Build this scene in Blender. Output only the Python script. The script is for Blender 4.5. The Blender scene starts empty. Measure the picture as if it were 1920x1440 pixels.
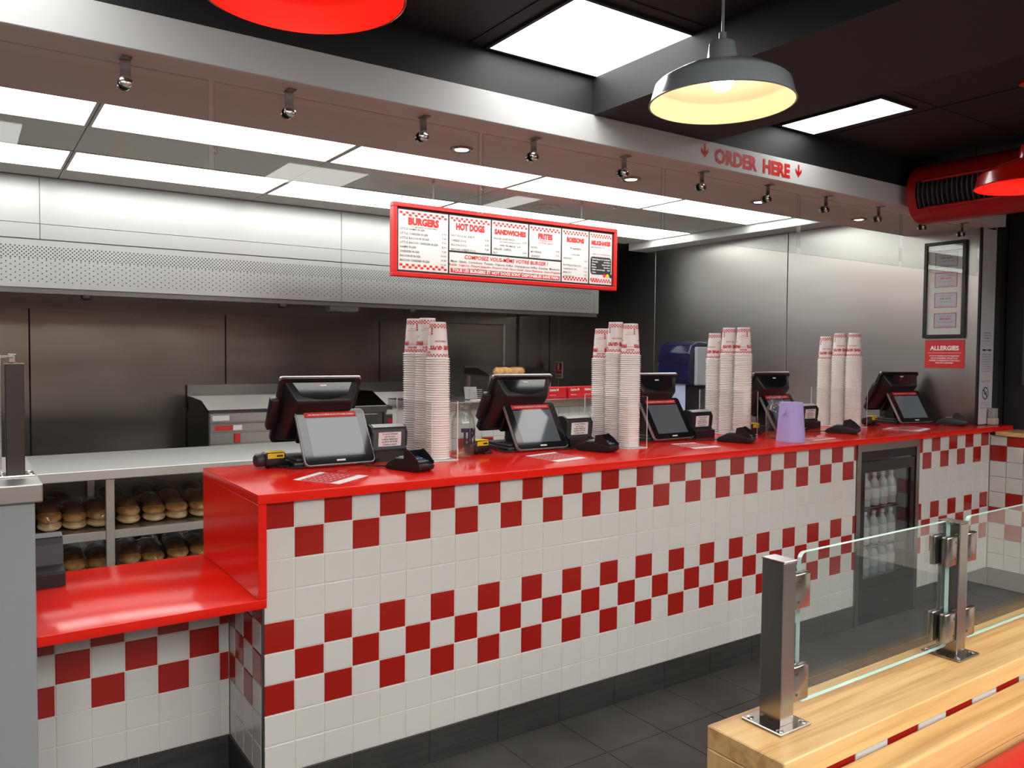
import bpy, bmesh, math, random
from mathutils import Vector, Matrix
random.seed(7)
S = bpy.context.scene
COL = S.collection
R = math.radians

# ------------------------------------------------------------------ camera
def build_camera():
    yaw, pitch, roll = 0.601898774, -0.0374937822, 0.00842003638
    f = Vector((math.sin(yaw)*math.cos(pitch), math.cos(yaw)*math.cos(pitch), math.sin(pitch)))
    r = Vector((math.cos(yaw), -math.sin(yaw), 0)); u = r.cross(f)
    r2 = r*math.cos(roll) + u*math.sin(roll); u2 = -r*math.sin(roll) + u*math.cos(roll)
    cd = bpy.data.cameras.new('camera'); cam = bpy.data.objects.new('camera', cd); COL.objects.link(cam)
    m = Matrix(((r2.x, u2.x, -f.x, -0.7756), (r2.y, u2.y, -f.y, -2.507), (r2.z, u2.z, -f.z, 1.4839), (0, 0, 0, 1)))
    cam.matrix_world = m
    cd.sensor_width = 36; cd.lens = 1500/1920*36; cd.clip_start = 0.05; cd.clip_end = 60
    S.camera = cam
build_camera()
# ------------------------------------------------------------------ world / exposure
PANEL_K, PANEL_F, PANEL_ADDED = 5.4, 5.4, 15.0     # radiance: kitchen panels, panels over the queue, extra panels added behind the viewer
w = bpy.data.worlds.new('world'); S.world = w; w.use_nodes = True
w.node_tree.nodes['Background'].inputs[0].default_value = (0.8, 0.85, 0.9, 1)
w.node_tree.nodes['Background'].inputs[1].default_value = 0.02
S.view_settings.view_transform = 'Standard'; S.view_settings.look = 'None'
S.view_settings.exposure = 0.28; S.view_settings.gamma = 1.0; S.view_settings.use_curve_mapping = False

# ------------------------------------------------------------------ materials
M = {}
def mat(name, col, rough=0.5, metal=0.0, spec=0.5, coat=0.0, emit=None, es=0.0, alpha=1.0, trans=0.0, ior=1.5, aniso=0.0):
    m = bpy.data.materials.new(name); m.use_nodes = True
    b = m.node_tree.nodes['Principled BSDF']
    b.inputs['Base Color'].default_value = (*col, 1); b.inputs['Roughness'].default_value = rough
    b.inputs['Metallic'].default_value = metal; b.inputs['Specular IOR Level'].default_value = spec
    b.inputs['Coat Weight'].default_value = coat; b.inputs['IOR'].default_value = ior
    b.inputs['Transmission Weight'].default_value = trans; b.inputs['Anisotropic'].default_value = aniso
    if emit: b.inputs['Emission Color'].default_value = (*emit, 1); b.inputs['Emission Strength'].default_value = es
    b.inputs['Alpha'].default_value = alpha
    M[name] = m; return m
def nodes(m): return m.node_tree.nodes, m.node_tree.links, m.node_tree.nodes['Principled BSDF']
def add_noise(m, c1, c2, scale=(1, 1, 1), nscale=5, detail=4, lo=0.35, hi=0.65, bump=0.0, rough=None):
    n, l, b = nodes(m)
    tc = n.new('ShaderNodeTexCoord'); mp = n.new('ShaderNodeMapping'); mp.inputs['Scale'].default_value = scale
    geo = n.new('ShaderNodeNewGeometry'); l.new(geo.outputs['Position'], mp.inputs['Vector'])
    nz = n.new('ShaderNodeTexNoise'); nz.inputs['Scale'].default_value = nscale; nz.inputs['Detail'].default_value = detail
    l.new(mp.outputs[0], nz.inputs['Vector'])
    cr = n.new('ShaderNodeValToRGB'); cr.color_ramp.elements[0].position = lo; cr.color_ramp.elements[1].position = hi
    cr.color_ramp.elements[0].color = (*c1, 1); cr.color_ramp.elements[1].color = (*c2, 1)
    l.new(nz.outputs[0], cr.inputs[0]); l.new(cr.outputs[0], b.inputs['Base Color'])
    if bump:
        bp = n.new('ShaderNodeBump'); bp.inputs['Strength'].default_value = bump; bp.inputs['Distance'].default_value = 0.01
        l.new(nz.outputs[0], bp.inputs['Height']); l.new(bp.outputs[0], b.inputs['Normal'])
    if rough:
        mr = n.new('ShaderNodeMapRange'); mr.inputs[3].default_value = rough[0]; mr.inputs[4].default_value = rough[1]
        l.new(nz.outputs[0], mr.inputs[0]); l.new(mr.outputs[0], b.inputs['Roughness'])
    return m
mat('tile_white', (0.66, 0.655, 0.63), 0.16)
mat('tile_red', (0.36, 0.012, 0.008), 0.16)
mat('grout', (0.72, 0.68, 0.62), 0.8)
mat('grout_dark', (0.16, 0.155, 0.15), 0.9)
mat('red_slab', (0.80, 0.016, 0.008), 0.15, spec=0.28)
add_noise(mat('floor_tile', (0.06, 0.06, 0.06), 0.45), (0.056, 0.055, 0.052), (0.088, 0.087, 0.082), nscale=4, detail=8, bump=0.03)
add_noise(mat('skirting_tile', (0.04, 0.04, 0.04), 0.5), (0.030, 0.029, 0.028), (0.048, 0.046, 0.044), (0.4, 1, 6), nscale=9, detail=6)
mat('black_paint', (0.012, 0.013, 0.015), 0.6)
mat('black_gloss', (0.006, 0.006, 0.007), 0.12)
mat('black_plastic', (0.010, 0.010, 0.012), 0.38)
mat('dark_plastic', (0.03, 0.031, 0.035), 0.42)
mat('white_paint', (0.62, 0.64, 0.645), 0.55)
mat('cove_paint', (0.62, 0.64, 0.63), 0.3)
mat('cream_paint', (0.56, 0.53, 0.47), 0.6)
mat('soffit_paint', (0.64, 0.57, 0.52), 0.6)
mat('ceiling_board', (0.66, 0.635, 0.59), 0.7)
mat('light_panel', (1, 1, 1), 0.5, emit=(1.0, 0.985, 0.95), es=PANEL_K)
mat('light_panel_front', (1, 1, 1), 0.5, emit=(1.0, 0.985, 0.95), es=PANEL_F)
mat('light_panel_added', (1, 1, 1), 0.5, emit=(1.0, 0.985, 0.95), es=PANEL_ADDED)
mat('downlight', (1, 1, 1), 0.5, emit=(1.0, 0.86, 0.70), es=22)
mat('bulb', (1, 1, 1), 0.5, emit=(1.0, 0.74, 0.42), es=34)
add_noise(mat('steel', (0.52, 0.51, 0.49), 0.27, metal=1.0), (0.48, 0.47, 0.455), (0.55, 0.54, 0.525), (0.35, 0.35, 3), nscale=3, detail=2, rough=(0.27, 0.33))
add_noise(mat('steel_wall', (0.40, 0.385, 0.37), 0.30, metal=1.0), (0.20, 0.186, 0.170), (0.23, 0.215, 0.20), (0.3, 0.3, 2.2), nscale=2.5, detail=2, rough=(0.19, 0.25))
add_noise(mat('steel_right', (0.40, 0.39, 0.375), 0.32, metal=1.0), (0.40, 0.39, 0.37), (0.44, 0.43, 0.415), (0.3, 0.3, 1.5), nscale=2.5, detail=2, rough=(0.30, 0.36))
mat('steel_hood', (0.40, 0.415, 0.41), 0.34, metal=1.0)
mat('steel_table', (0.60, 0.60, 0.585), 0.46, metal=1.0)
mat('steel_bright', (0.66, 0.65, 0.63), 0.18, metal=1.0)
mat('steel_dark', (0.16, 0.15, 0.145), 0.35, metal=1.0)
mat('post_bronze', (0.035, 0.026, 0.021), 0.35)
mat('steel_satin', (0.36, 0.335, 0.31), 0.24, metal=1.0)
mat('hole', (0.02, 0.02, 0.02), 0.8)
mat('lamp_white', (0.30, 0.34, 0.36), 0.22, coat=0.3)
mat('dining_wall', (0.16, 0.10, 0.085), 0.6)
mat('dark_wall', (0.10, 0.095, 0.09), 0.5)
mat('lamp_inside', (0.80, 0.76, 0.66), 0.5)
mat('lamp_red', (0.55, 0.008, 0.006), 0.22, coat=0.3)
mat('slat_metal', (0.12, 0.10, 0.10), 0.3)
mat('duct_red', (0.40, 0.008, 0.008), 0.30)
mat('print_red', (0.62, 0.012, 0.010), 0.5)
mat('print_black', (0.02, 0.02, 0.02), 0.5)
mat('print_grey', (0.09, 0.09, 0.09), 0.5)
mat('print_white', (0.85, 0.85, 0.85), 0.5)
mat('print_navy', (0.012, 0.012, 0.05), 0.4)
mat('paper', (0.82, 0.81, 0.79), 0.6)
mat('paper_lilac', (0.66, 0.64, 0.74), 0.7)
mat('board_white', (0.64, 0.63, 0.61), 0.45)
mat('board_red', (0.62, 0.014, 0.012), 0.35)
mat('note_red', (0.62, 0.03, 0.03), 0.5)
mat('sign_red', (0.62, 0.025, 0.03), 0.45)
mat('yellow_label', (0.75, 0.55, 0.02), 0.4)
mat('cup_paper', (0.92, 0.90, 0.885), 0.45)
mat('cup_red', (0.62, 0.03, 0.04), 0.5)
mat('screen', (0.02, 0.022, 0.025), 0.05, emit=(0.55, 0.62, 0.66), es=0.09)
mat('screen_bezel', (0.010, 0.011, 0.013), 0.06)
mat('screen_rim', (0.45, 0.46, 0.47), 0.3, metal=0.6)
mat('seat_red', (0.55, 0.015, 0.012), 0.45)
mat('dispenser_blue', (0.012, 0.012, 0.045), 0.14, coat=0.4)
mat('dispenser_grey', (0.35, 0.38, 0.40), 0.4)
mat('towel_blue', (0.50, 0.56, 0.82), 0.8)
mat('towel_lilac', (0.46, 0.40, 0.78), 0.85)
mat('cabinet_grey', (0.30, 0.325, 0.34), 0.45)
mat('box_red', (0.60, 0.012, 0.02), 0.4)
mat('rubber', (0.008, 0.008, 0.008), 0.6)
mat('glass_edge', (0.55, 0.80, 0.74), 0.08)
mat('acrylic_edge', (0.75, 0.78, 0.78), 0.1)
mat('window_glass', (0.008, 0.009, 0.010), 0.03)
mat('gold', (0.55, 0.40, 0.12), 0.3, metal=0.8)
mat('key_blue', (0.05, 0.08, 0.35), 0.4)
mat('key_grey', (0.28, 0.30, 0.32), 0.4)
mat('liquid_clear', (0.50, 0.56, 0.56), 0.08)
mat('liquid_green', (0.06, 0.28, 0.16), 0.08)
mat('liquid_amber', (0.40, 0.26, 0.05), 0.08)
mat('fridge_light', (1, 1, 1), 0.5, emit=(0.85, 0.95, 1.0), es=3.5)
mat('fridge_inside', (0.30, 0.31, 0.32), 0.5)
mat('bread_top', (0.42, 0.20, 0.055), 0.55)
add_noise(M['bread_top'], (0.42, 0.19, 0.05), (0.74, 0.44, 0.16), nscale=18, detail=5)
mat('bread_crust_shaded', (0.17, 0.085, 0.042), 0.35)  # brown crust, darkened for the shadow deep inside the bags
mat('bread_base', (0.86, 0.66, 0.38), 0.6)

def thin_glass(name, tint=(0.95, 0.98, 0.97), ior=1.5, rough=0.0):
    m = bpy.data.materials.new(name); m.use_nodes = True
    n = m.node_tree.nodes; l = m.node_tree.links; n.clear()
    out = n.new('ShaderNodeOutputMaterial'); mix = n.new('ShaderNodeMixShader')
    tr = n.new('ShaderNodeBsdfTransparent'); tr.inputs[0].default_value = (*tint, 1)
    gl = n.new('ShaderNodeBsdfGlossy'); gl.inputs['Roughness'].default_value = rough
    fr = n.new('ShaderNodeFresnel'); geo = n.new('ShaderNodeNewGeometry')
    mr = n.new('ShaderNodeMapRange'); mr.inputs[3].default_value = ior; mr.inputs[4].default_value = 1/ior
    l.new(geo.outputs['Backfacing'], mr.inputs[0]); l.new(mr.outputs[0], fr.inputs['IOR'])
    l.new(fr.outputs[0], mix.inputs[0]); l.new(tr.outputs[0], mix.inputs[1]); l.new(gl.outputs[0], mix.inputs[2])
    l.new(mix.outputs[0], out.inputs[0]); M[name] = m; return m
thin_glass('glass'); thin_glass('acrylic', (0.993, 0.994, 0.994), 1.25); thin_glass('clear_edge', (0.72, 0.80, 0.78), 1.4); thin_glass('film', (0.985, 0.98, 0.97), 1.75, 0.05)
thin_glass('jar_glass', (0.93, 0.95, 0.94), 1.52); thin_glass('door_glass', (0.84, 0.86, 0.86), 1.6)
def wood(name, c1, c2, c3, axis=0):
    m = mat(name, c2, 0.34); n, l, b = nodes(m)
    geo = n.new('ShaderNodeNewGeometry'); mp = n.new('ShaderNodeMapping'); mp.inputs['Scale'].default_value = [(.55, 13, 13), (13, 13, .55)][axis]
    l.new(geo.outputs['Position'], mp.inputs['Vector'])
    nz = n.new('ShaderNodeTexNoise'); nz.inputs['Scale'].default_value = 2.2; nz.inputs['Detail'].default_value = 3; nz.inputs['Distortion'].default_value = 0.9
    l.new(mp.outputs[0], nz.inputs['Vector'])
    mu = n.new('ShaderNodeMath'); mu.operation = 'MULTIPLY'; mu.inputs[1].default_value = 5; l.new(nz.outputs[0], mu.inputs[0])
    fr = n.new('ShaderNodeMath'); fr.operation = 'PINGPONG'; fr.inputs[1].default_value = 1.0; l.new(mu.outputs[0], fr.inputs[0])
    fine = n.new('ShaderNodeTexNoise'); fine.inputs['Scale'].default_value = 60; fine.inputs['Detail'].default_value = 4
    mp2 = n.new('ShaderNodeMapping'); mp2.inputs['Scale'].default_value = [(0.06, 1, 1), (1, 1, 0.06)][axis]
    l.new(geo.outputs['Position'], mp2.inputs['Vector']); l.new(mp2.outputs[0], fine.inputs['Vector'])
    ad = n.new('ShaderNodeMath'); ad.operation = 'MULTIPLY_ADD'; ad.inputs[1].default_value = 0.36; l.new(fr.outputs[0], ad.inputs[0]); 
    sc = n.new('ShaderNodeMath'); sc.operation = 'MULTIPLY'; sc.inputs[1].default_value = 0.75; l.new(fine.outputs[0], sc.inputs[0]); l.new(sc.outputs[0], ad.inputs[2])
    cr = n.new('ShaderNodeValToRGB'); e = cr.color_ramp.elements
    e[0].position = 0.2; e[0].color = (*c1, 1); e[1].position = 0.85; e[1].color = (*c3, 1)
    x = e.new(0.5); x.color = (*c2, 1)
    l.new(ad.outputs[0], cr.inputs[0]); l.new(cr.outputs[0], b.inputs['Base Color'])
wood('wood', (0.42, 0.225, 0.075), (0.60, 0.37, 0.145), (0.69, 0.46, 0.20))
wood('wood_end', (0.42, 0.225, 0.075), (0.60, 0.37, 0.145), (0.69, 0.46, 0.20), axis=1)

# ------------------------------------------------------------------ mesh helpers
class MB:
    def __init__(s): s.v = []; s.f = []; s.mi = []; s.cur = 0
    def add(s, vs, fs):
        o = len(s.v); s.v += [tuple(v) for v in vs]
        for f in fs: s.f.append([i+o for i in f]); s.mi.append(s.cur)
        return s
    def box(s, x0, x1, y0, y1, z0, z1):
        return s.add([(x0,y0,z0),(x1,y0,z0),(x1,y1,z0),(x0,y1,z0),(x0,y0,z1),(x1,y0,z1),(x1,y1,z1),(x0,y1,z1)],
            [(0,3,2,1),(4,5,6,7),(0,1,5,4),(1,2,6,5),(2,3,7,6),(3,0,4,7)])
    def bbox(s, x0, x1, y0, y1, z0, z1, b=0.004, seg=2):
        bm = bmesh.new(); bmesh.ops.create_cube(bm, size=1)
        for v in bm.verts: v.co = Vector((x0+(v.co.x+.5)*(x1-x0), y0+(v.co.y+.5)*(y1-y0), z0+(v.co.z+.5)*(z1-z0)))
        b = min(b, .49*min(x1-x0, y1-y0, z1-z0))
        bmesh.ops.bevel(bm, geom=bm.edges[:], offset=b, segments=seg, profile=.5, affect='EDGES')
        return s.bm(bm)
    def bm(s, bm):
        bm.verts.index_update()
        s.add([v.co[:] for v in bm.verts], [[v.index for v in f.verts] for f in bm.faces]); bm.free(); return s
    def quad(s, a, b, c, d): return s.add([a, b, c, d], [(0, 1, 2, 3)])
    def prism(s, pts, fn, t0, t1):
        n = len(pts); vs = [fn(p, t0) for p in pts] + [fn(p, t1) for p in pts]
        fs = [list(range(n))[::-1], list(range(n, 2*n))] + [(i, (i+1) % n, n+(i+1) % n, n+i) for i in range(n)]
        return s.add(vs, fs)
    def px(s, pts, x0, x1): return s.prism(pts, lambda p, t: (t, p[0], p[1]), x0, x1)      # profile in (y,z)
    def py(s, pts, y0, y1): return s.prism(pts[::-1], lambda p, t: (p[0], t, p[1]), y0, y1)  # profile in (x,z)
    def pz(s, pts, z0, z1): return s.prism(pts, lambda p, t: (p[0], p[1], t), z0, z1)      # outline in (x,y)
    def lathe(s, prof, cx, cy, cz=0, n=32, axis='z'):
        rings = []
        o = len(s.v)
        for r, z in prof:
            for k in range(n):
                a = 2*math.pi*k/n; p = (r*math.cos(a), r*math.sin(a), z)
                if axis == 'y': p = (p[0], p[2], -p[1])
                if axis == 'x': p = (p[2], p[0], p[1])
                s.v.append((cx+p[0], cy+p[1], cz+p[2]))
        for i in range(len(prof)-1):
            for k in range(n):
                a = o+i*n+k; b = o+i*n+(k+1) % n; s.f.append([a, b, b+n, a+n]); s.mi.append(s.cur)
        if prof[0][0] > 1e-6: s.f.append([o+k for k in range(n)][::-1]); s.mi.append(s.cur)
        if prof[-1][0] > 1e-6: s.f.append([o+(len(prof)-1)*n+k for k in range(n)]); s.mi.append(s.cur)
        return s
    def open_lathe(s, prof, cx, cy, cz=0, n=32):
        o = len(s.v)
        for r, z in prof:
            for k in range(n):
                a = 2*math.pi*k/n; s.v.append((cx+r*math.cos(a), cy+r*math.sin(a), cz+z))
        for i in range(len(prof)-1):
            for k in range(n):
                a = o+i*n+k; b = o+i*n+(k+1) % n; s.f.append([a, b, b+n, a+n]); s.mi.append(s.cur)
        return s
    def tube(s, pts, r, n=8):
        pts = [Vector(p) for p in pts]; o = len(s.v)
        for i, p in enumerate(pts):
            d = (pts[min(i+1, len(pts)-1)]-pts[max(i-1, 0)]).normalized()
            a = d.orthogonal().normalized() if abs(d.z) > .98 else d.cross(Vector((0, 0, 1))).normalized(); b = d.cross(a)
            for k in range(n):
                t = 2*math.pi*k/n; s.v.append(tuple(p+a*r*math.cos(t)+b*r*math.sin(t)))
        for i in range(len(pts)-1):
            for k in range(n):
                q = o+i*n+k; q2 = o+i*n+(k+1) % n; s.f.append([q, q2, q2+n, q+n]); s.mi.append(s.cur)
        s.f.append([o+k for k in range(n)][::-1]); s.mi.append(s.cur)
        s.f.append([o+(len(pts)-1)*n+k for k in range(n)]); s.mi.append(s.cur)
        return s
    def xf(s, fn): s.v = [tuple(fn(Vector(v))) for v in s.v]; return s
    def mesh(s, name, mats, smooth=None):
        me = bpy.data.meshes.new(name); me.from_pydata(s.v, [], s.f); me.validate()
        for m in (mats if isinstance(mats, (list, tuple)) else [mats]): me.materials.append(M[m])
        if isinstance(mats, (list, tuple)) and len(mats) > 1 and len(me.polygons) == len(s.mi):
            me.polygons.foreach_set('material_index', s.mi)
        bm = bmesh.new(); bm.from_mesh(me); bmesh.ops.recalc_face_normals(bm, faces=bm.faces); bm.to_mesh(me); bm.free()
        if smooth: me.shade_smooth(); me.set_sharp_from_angle(angle=R(smooth))
        me.update(); return me
    def build(s, name, mats, parent=None, smooth=None):
        o = bpy.data.objects.new(name, s.mesh(name, mats, smooth)); return link(o, parent)
def link(o, parent=None):
    COL.objects.link(o)
    if parent: o.parent = parent; o.matrix_parent_inverse = parent_mat(parent).inverted()
    return o
def parent_mat(p):
    if p.parent: return parent_mat(p.parent) @ p.matrix_parent_inverse @ p.matrix_basis
    return p.matrix_basis.copy()
def thing(name, label, cat, loc=(0, 0, 0), group=None):
    o = bpy.data.objects.new(name, None); o.empty_display_size = .05; o.location = loc; COL.objects.link(o)
    return tag(o, label, cat, group)
def tag(o, label, cat, group=None):
    o['label'] = label; o['category'] = cat
    if group: o['group'] = group
    return o
def struct(o, label=None):
    o['kind'] = 'structure'
    if label: o['label'] = label
    return o
def part(o, label): o['label'] = label; return o
def sempty(name, loc=(0, 0, 0)):
    o = bpy.data.objects.new(name, None); o.location = loc; COL.objects.link(o); return struct(o)
def dup(root, loc, rz=0.0, label=None, group=None, skip=()):
    def rec(o, par):
        c = o.copy(); COL.objects.link(c)
        if par: c.parent = par
        for ch in list(o.children):
            if ch.name.split('.')[0] not in skip: rec(ch, c)
        return c
    c = rec(root, None); c.location = loc; c.rotation_euler = (0, 0, rz)
    if label: c['label'] = label
    if group: c['group'] = group
    return c
# text ------------------------------------------------------------
def text_geo(body, size=1.0, width=None, bold=0.0, align='LEFT', shear=0.0, spacing=1.0, res=2):
    cu = bpy.data.curves.new('t', 'FONT'); cu.body = body; cu.size = size; cu.align_x = align; cu.offset = bold*size; cu.shear = shear
    cu.space_character = spacing; cu.resolution_u = res; cu.fill_mode = 'FRONT'
    ob = bpy.data.objects.new('t', cu); me = bpy.data.meshes.new_from_object(ob)
    vs = [Vector(v.co) for v in me.vertices]; fs = [list(p.vertices) for p in me.polygons]
    bpy.data.objects.remove(ob); bpy.data.curves.remove(cu); bpy.data.meshes.remove(me)
    if width and vs:
        x0 = min(v.x for v in vs); x1 = max(v.x for v in vs); k = width/(x1-x0); c = {'LEFT': x0, 'CENTER': (x0+x1)/2, 'RIGHT': x1}[align]
        vs = [Vector(((v.x-c)*k, v.y, 0)) for v in vs]
    return vs, fs
def put_text(mb, body, size, fn, **kw):
    vs, fs = text_geo(body, size, **kw)
    if vs: mb.add([fn(v.x, v.y) for v in vs], fs)
    return mb
def front(x, z, y): return lambda a, b: (x+a, y, z+b)                 # faces -y
def sidewall(y, z, x): return lambda a, b: (x, y-a, z+b)              # faces -x (reads towards -y)

# ================================================================== STRUCTURE
XL, YF, YB = -2.6, -5.6, 4.75
XW = 4.72            # right wall of the kitchen
ZS, ZK, ZC = 2.335, 2.55, 2.60   # soffit, kitchen ceiling, black ceiling
# ---- tile meshes (unit tile: x 0..1, z 0..1, front face at y=0, back at y=+1)
def tile_mesh(name, m, c=0.022, d=0.2):
    mb = MB()
    v = [(0,1,0),(1,1,0),(1,1,1),(0,1,1),(0,d,0),(1,d,0),(1,d,1),(0,d,1),(c,0,c),(1-c,0,c),(1-c,0,1-c),(c,0,1-c)]
    f = [(4,5,9,8),(5,6,10,9),(6,7,11,10),(7,4,8,11),(8,9,10,11),(0,1,5,4),(1,2,6,5),(2,3,7,6),(3,0,4,7)]
    return mb.add(v, f).mesh(name, m)
TW = tile_mesh('tile', 'tile_white'); TR = tile_mesh('tile', 'tile_red')
SK = tile_mesh('skirting_tile', 'skirting_tile', 0.012); 
def place_tile(mesh, name, parent, a0, a1, z0, z1, plane, at, g=0.0014, depth=0.008):
    """plane 'y': spans x a0..a1 facing -y at y=at ; plane 'x': spans y from a0 down to a1 facing -x at x=at"""
    o = bpy.data.objects.new(name, mesh)
    if plane == 'y':
        o.location = (a0+g, at, z0+g); o.scale = (a1-a0-2*g, depth, z1-z0-2*g)
    else:
        o.location = (at, a0-g, z0+g); o.scale = (a0-a1-2*g, depth, z1-z0-2*g); o.rotation_euler = (0, 0, -math.pi/2)
    return link(o, parent)
ROWS = [(.12,.22),(.22,.32),(.32,.42),(.42,.52),(.52,.62),(.62,.72),(.72,.82),(.82,.92),(.92,1.008)]
def is_red(c, r):
    if r in (2, 3, 4): return (c + r) % 2 == 0
    if r in (7, 8): return (c + r) % 2 == 0
    return False

# ---- floor
fl = MB().box(XL, 5.3, YF, YB, -0.06, -0.004).build('floor', 'grout_dark'); struct(fl, 'dark grey tiled floor')
ft = MB(); c = 0.006
ft.add([(0,0,-1),(1,0,-1),(1,1,-1),(0,1,-1),(0,0,-.25),(1,0,-.25),(1,1,-.25),(0,1,-.25),(c,c,0),(1-c,c,0),(1-c,1-c,0),(c,1-c,0)],
       [(4,5,9,8),(5,6,10,9),(6,7,11,10),(7,4,8,11),(8,9,10,11),(0,1,5,4),(1,2,6,5),(2,3,7,6),(3,0,4,7)])
FT = ft.mesh('floor_tile', 'floor_tile'); FP = 0.2965
for i in range(-4, 17):
    for j in range(-9, 2):
        o = bpy.data.objects.new('floor_tile', FT); o.location = (0.003+i*FP+.002, j*FP+.002, 0); o.scale = (FP-.004, FP-.004, .006)
        if j < 0 or i < 0: link(o, fl)
# ---- outer walls
struct(MB().box(XL-.1, XL, YF, YB, 0, 2.9).build('wall_left', 'dark_wall'))
struct(MB().box(XL, 5.3, YF-.1, YF, 0, 2.9).build('wall_front', 'dining_wall'))
wb = struct(MB().box(XL, 5.3, YB+.012, YB+.1, 0, 2.9).build('wall_back', 'hole'), 'back wall of the kitchen clad in brushed steel sheets')
prev = XL
for sx in (-1.83, -.345, 1.14, 2.62, 4.10, XW):
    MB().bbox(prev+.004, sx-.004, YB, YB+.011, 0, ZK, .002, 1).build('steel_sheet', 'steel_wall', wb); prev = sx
MB().box(4.10-.012, 4.10+.012, YB-.004, YB, 0, 1.9).build('cover_strip', 'steel', wb)
MB().box(4.30-.02, 4.30+.02, YB-.03, YB, 0, 1.95).build('pipe_cover', 'steel_wall', wb)
wr = struct(MB().box(XW+.012, XW+.2, .10, YB, 0, 2.9).build('wall_right', 'hole'), 'right kitchen wall clad in brushed steel sheets')
prev = .10
for sy in (1.581, 3.075, 4.57, YB):
    MB().bbox(XW, XW+.011, prev+.003, sy-.003, 0, 2.479, .002, 1).build('steel_sheet', 'steel_right', wr); prev = sy
# bright steel cove along the top of that wall
MB().bbox(4.495, XW+.01, .605, 3.215, 2.48, ZK+.004, .003, 1).build('cornice', 'cove_paint', wr)
# dark edge strip and white pier with notices
MB().box(XW-.004, XW+.012, .088, .102, 1.04, ZS).build('edge_strip', 'rubber', wr)
pier = struct(MB().bbox(XW+.006, 4.925, .092, .22, 1.042, ZS, .004).build('trim_2', 'white_paint'), 'white painted pier at the end of the counter')
# low tiled wall to the right of the counter, wooden ledge, window above
wf = struct(MB().box(4.726, 5.2, -4.2, .09, 0, .985).build('wall_right_front', 'grout'), 'low wall with red and white checked tiles under the window')
for r, (z0, z1) in enumerate(ROWS):
    for k in range(14):
        red = (r in (3, 7) and k % 2 == 0) or (r in (2, 4, 8) and k % 2 == 1)
        z1_ = .982 if r == 8 else z1
        place_tile(TR if red else TW, 'tile', wf, -.1*k, -.1*(k+1), z0, z1_, 'x', 4.717)
for k in range(5): place_tile(SK, 'skirting_tile', wf, -.004-.2965*k, -.2965*(k+1), 0, .12, 'x', 4.712, .001, .014)
struct(MB().bbox(4.70, 5.02, -4.2, -.034, .985, 1.012, .004).build('trim_3', 'wood'), 'wooden window ledge')
wn = sempty('window_1', (5.0, -1, 1.0)); wn['label'] = 'black framed window beside the counter'
MB().box(4.925, 5.06, .06, .09, 1.012, 2.9).build('jamb', 'black_paint', wn)
MB().box(5.0, 5.06, -.12, .05, 1.012, 2.9).build('jamb', 'black_paint', wn)
MB().box(4.97, 5.0, -.16, -.12, 1.1, 2.3).build('frame_stile', 'black_plastic', wn)
MB().box(4.985, 5.06, -4.2, -.12, 1.012, 1.12).build('sill_rail', 'black_paint', wn)
MB().box(4.985, 5.06, -4.2, -.12, 2.25, 2.9).build('head_rail', 'black_paint', wn)
MB().box(5.03, 5.04, -4.2, -.12, 1.12, 2.25).build('pane', 'window_glass', wn)
for k in range(4): MB().box(4.985, 5.03, -1.02-k*.95, -.96-k*.95, 1.12, 2.25).build('mullion', 'black_paint', wn)
MB().bbox(4.94, 4.975, -.10, -.075, 1.3, 2.2, .008).build('frame_bar', 'dark_plastic', wn)

# ---- black ceiling of the dining side
ce = struct(MB().box(XL, 5.3, YF, 0.0, ZC, 2.9).build('ceiling', 'black_paint'), 'black painted ceiling over the queue')
# thin raised panel joints
for x in (.74, 1.41, 2.40, 2.83): MB().box(x-.003, x+.003, -3.2, -.02, ZC-.0035, ZC).build('ceiling_joint', 'rubber', ce)
for y in (-.60, -1.5, -2.4): MB().box(-1.2, 4.6, y-.003, y+.003, ZC-.003, ZC).build('ceiling_joint', 'rubber', ce)
struct(MB().box(1.325, 2.015, -4.5, -.001, 2.445, ZC).build('ceiling_bulkhead', 'black_paint'), 'black dropped ceiling beam running towards the counter')
MB().box(4.55, 5.3, -4.2, .0, 2.50, ZC).build('ceiling_edge', 'black_paint', ce)
# soffit over the counter
so = struct(MB().box(XL, 4.80, .004, .60, ZS, 2.9).build('ceiling_soffit', 'soffit_paint'), 'lowered soffit above the counter')
struct(MB().box(XL, 4.80, -.0005, .0035, 2.445, 2.9).build('trim_4', 'black_paint'), 'black painted band above the fascia')
fa = struct(MB().bbox(XL, 4.81, -.012, .012, ZS-.001, 2.445, .002, 1).build('trim_1', 'white_paint'), 'white fascia board with red ORDER HERE lettering')
t = MB()
put_text(t, 'ORDER', .088, front(2.185, 2.358, -.0135), width=.296, bold=.045, align='CENTER')
put_text(t, 'HERE', .088, front(2.476, 2.358, -.0135), width=.205, bold=.045, align='CENTER')
t.build('lettering', 'print_red', fa)
for ax, az in ((1.972, 2.372), (2.646, 2.372)):
    a = MB(); y = -.0135
    a.add([(ax-.006,y,az+.014),(ax+.006,y,az+.014),(ax+.006,y,az+.058),(ax-.006,y,az+.058)], [(0,1,2,3)])
    a.add([(ax,y,az-.004),(ax+.024,y,az+.022),(ax+.024,y,az+.040),(ax,y,az+.016)], [(0,1,2,3)])
    a.add([(ax,y,az-.004),(ax,y,az+.016),(ax-.024,y,az+.040),(ax-.024,y,az+.022)], [(0,1,2,3)])
    a.build('arrow', 'print_red', fa)

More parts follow.
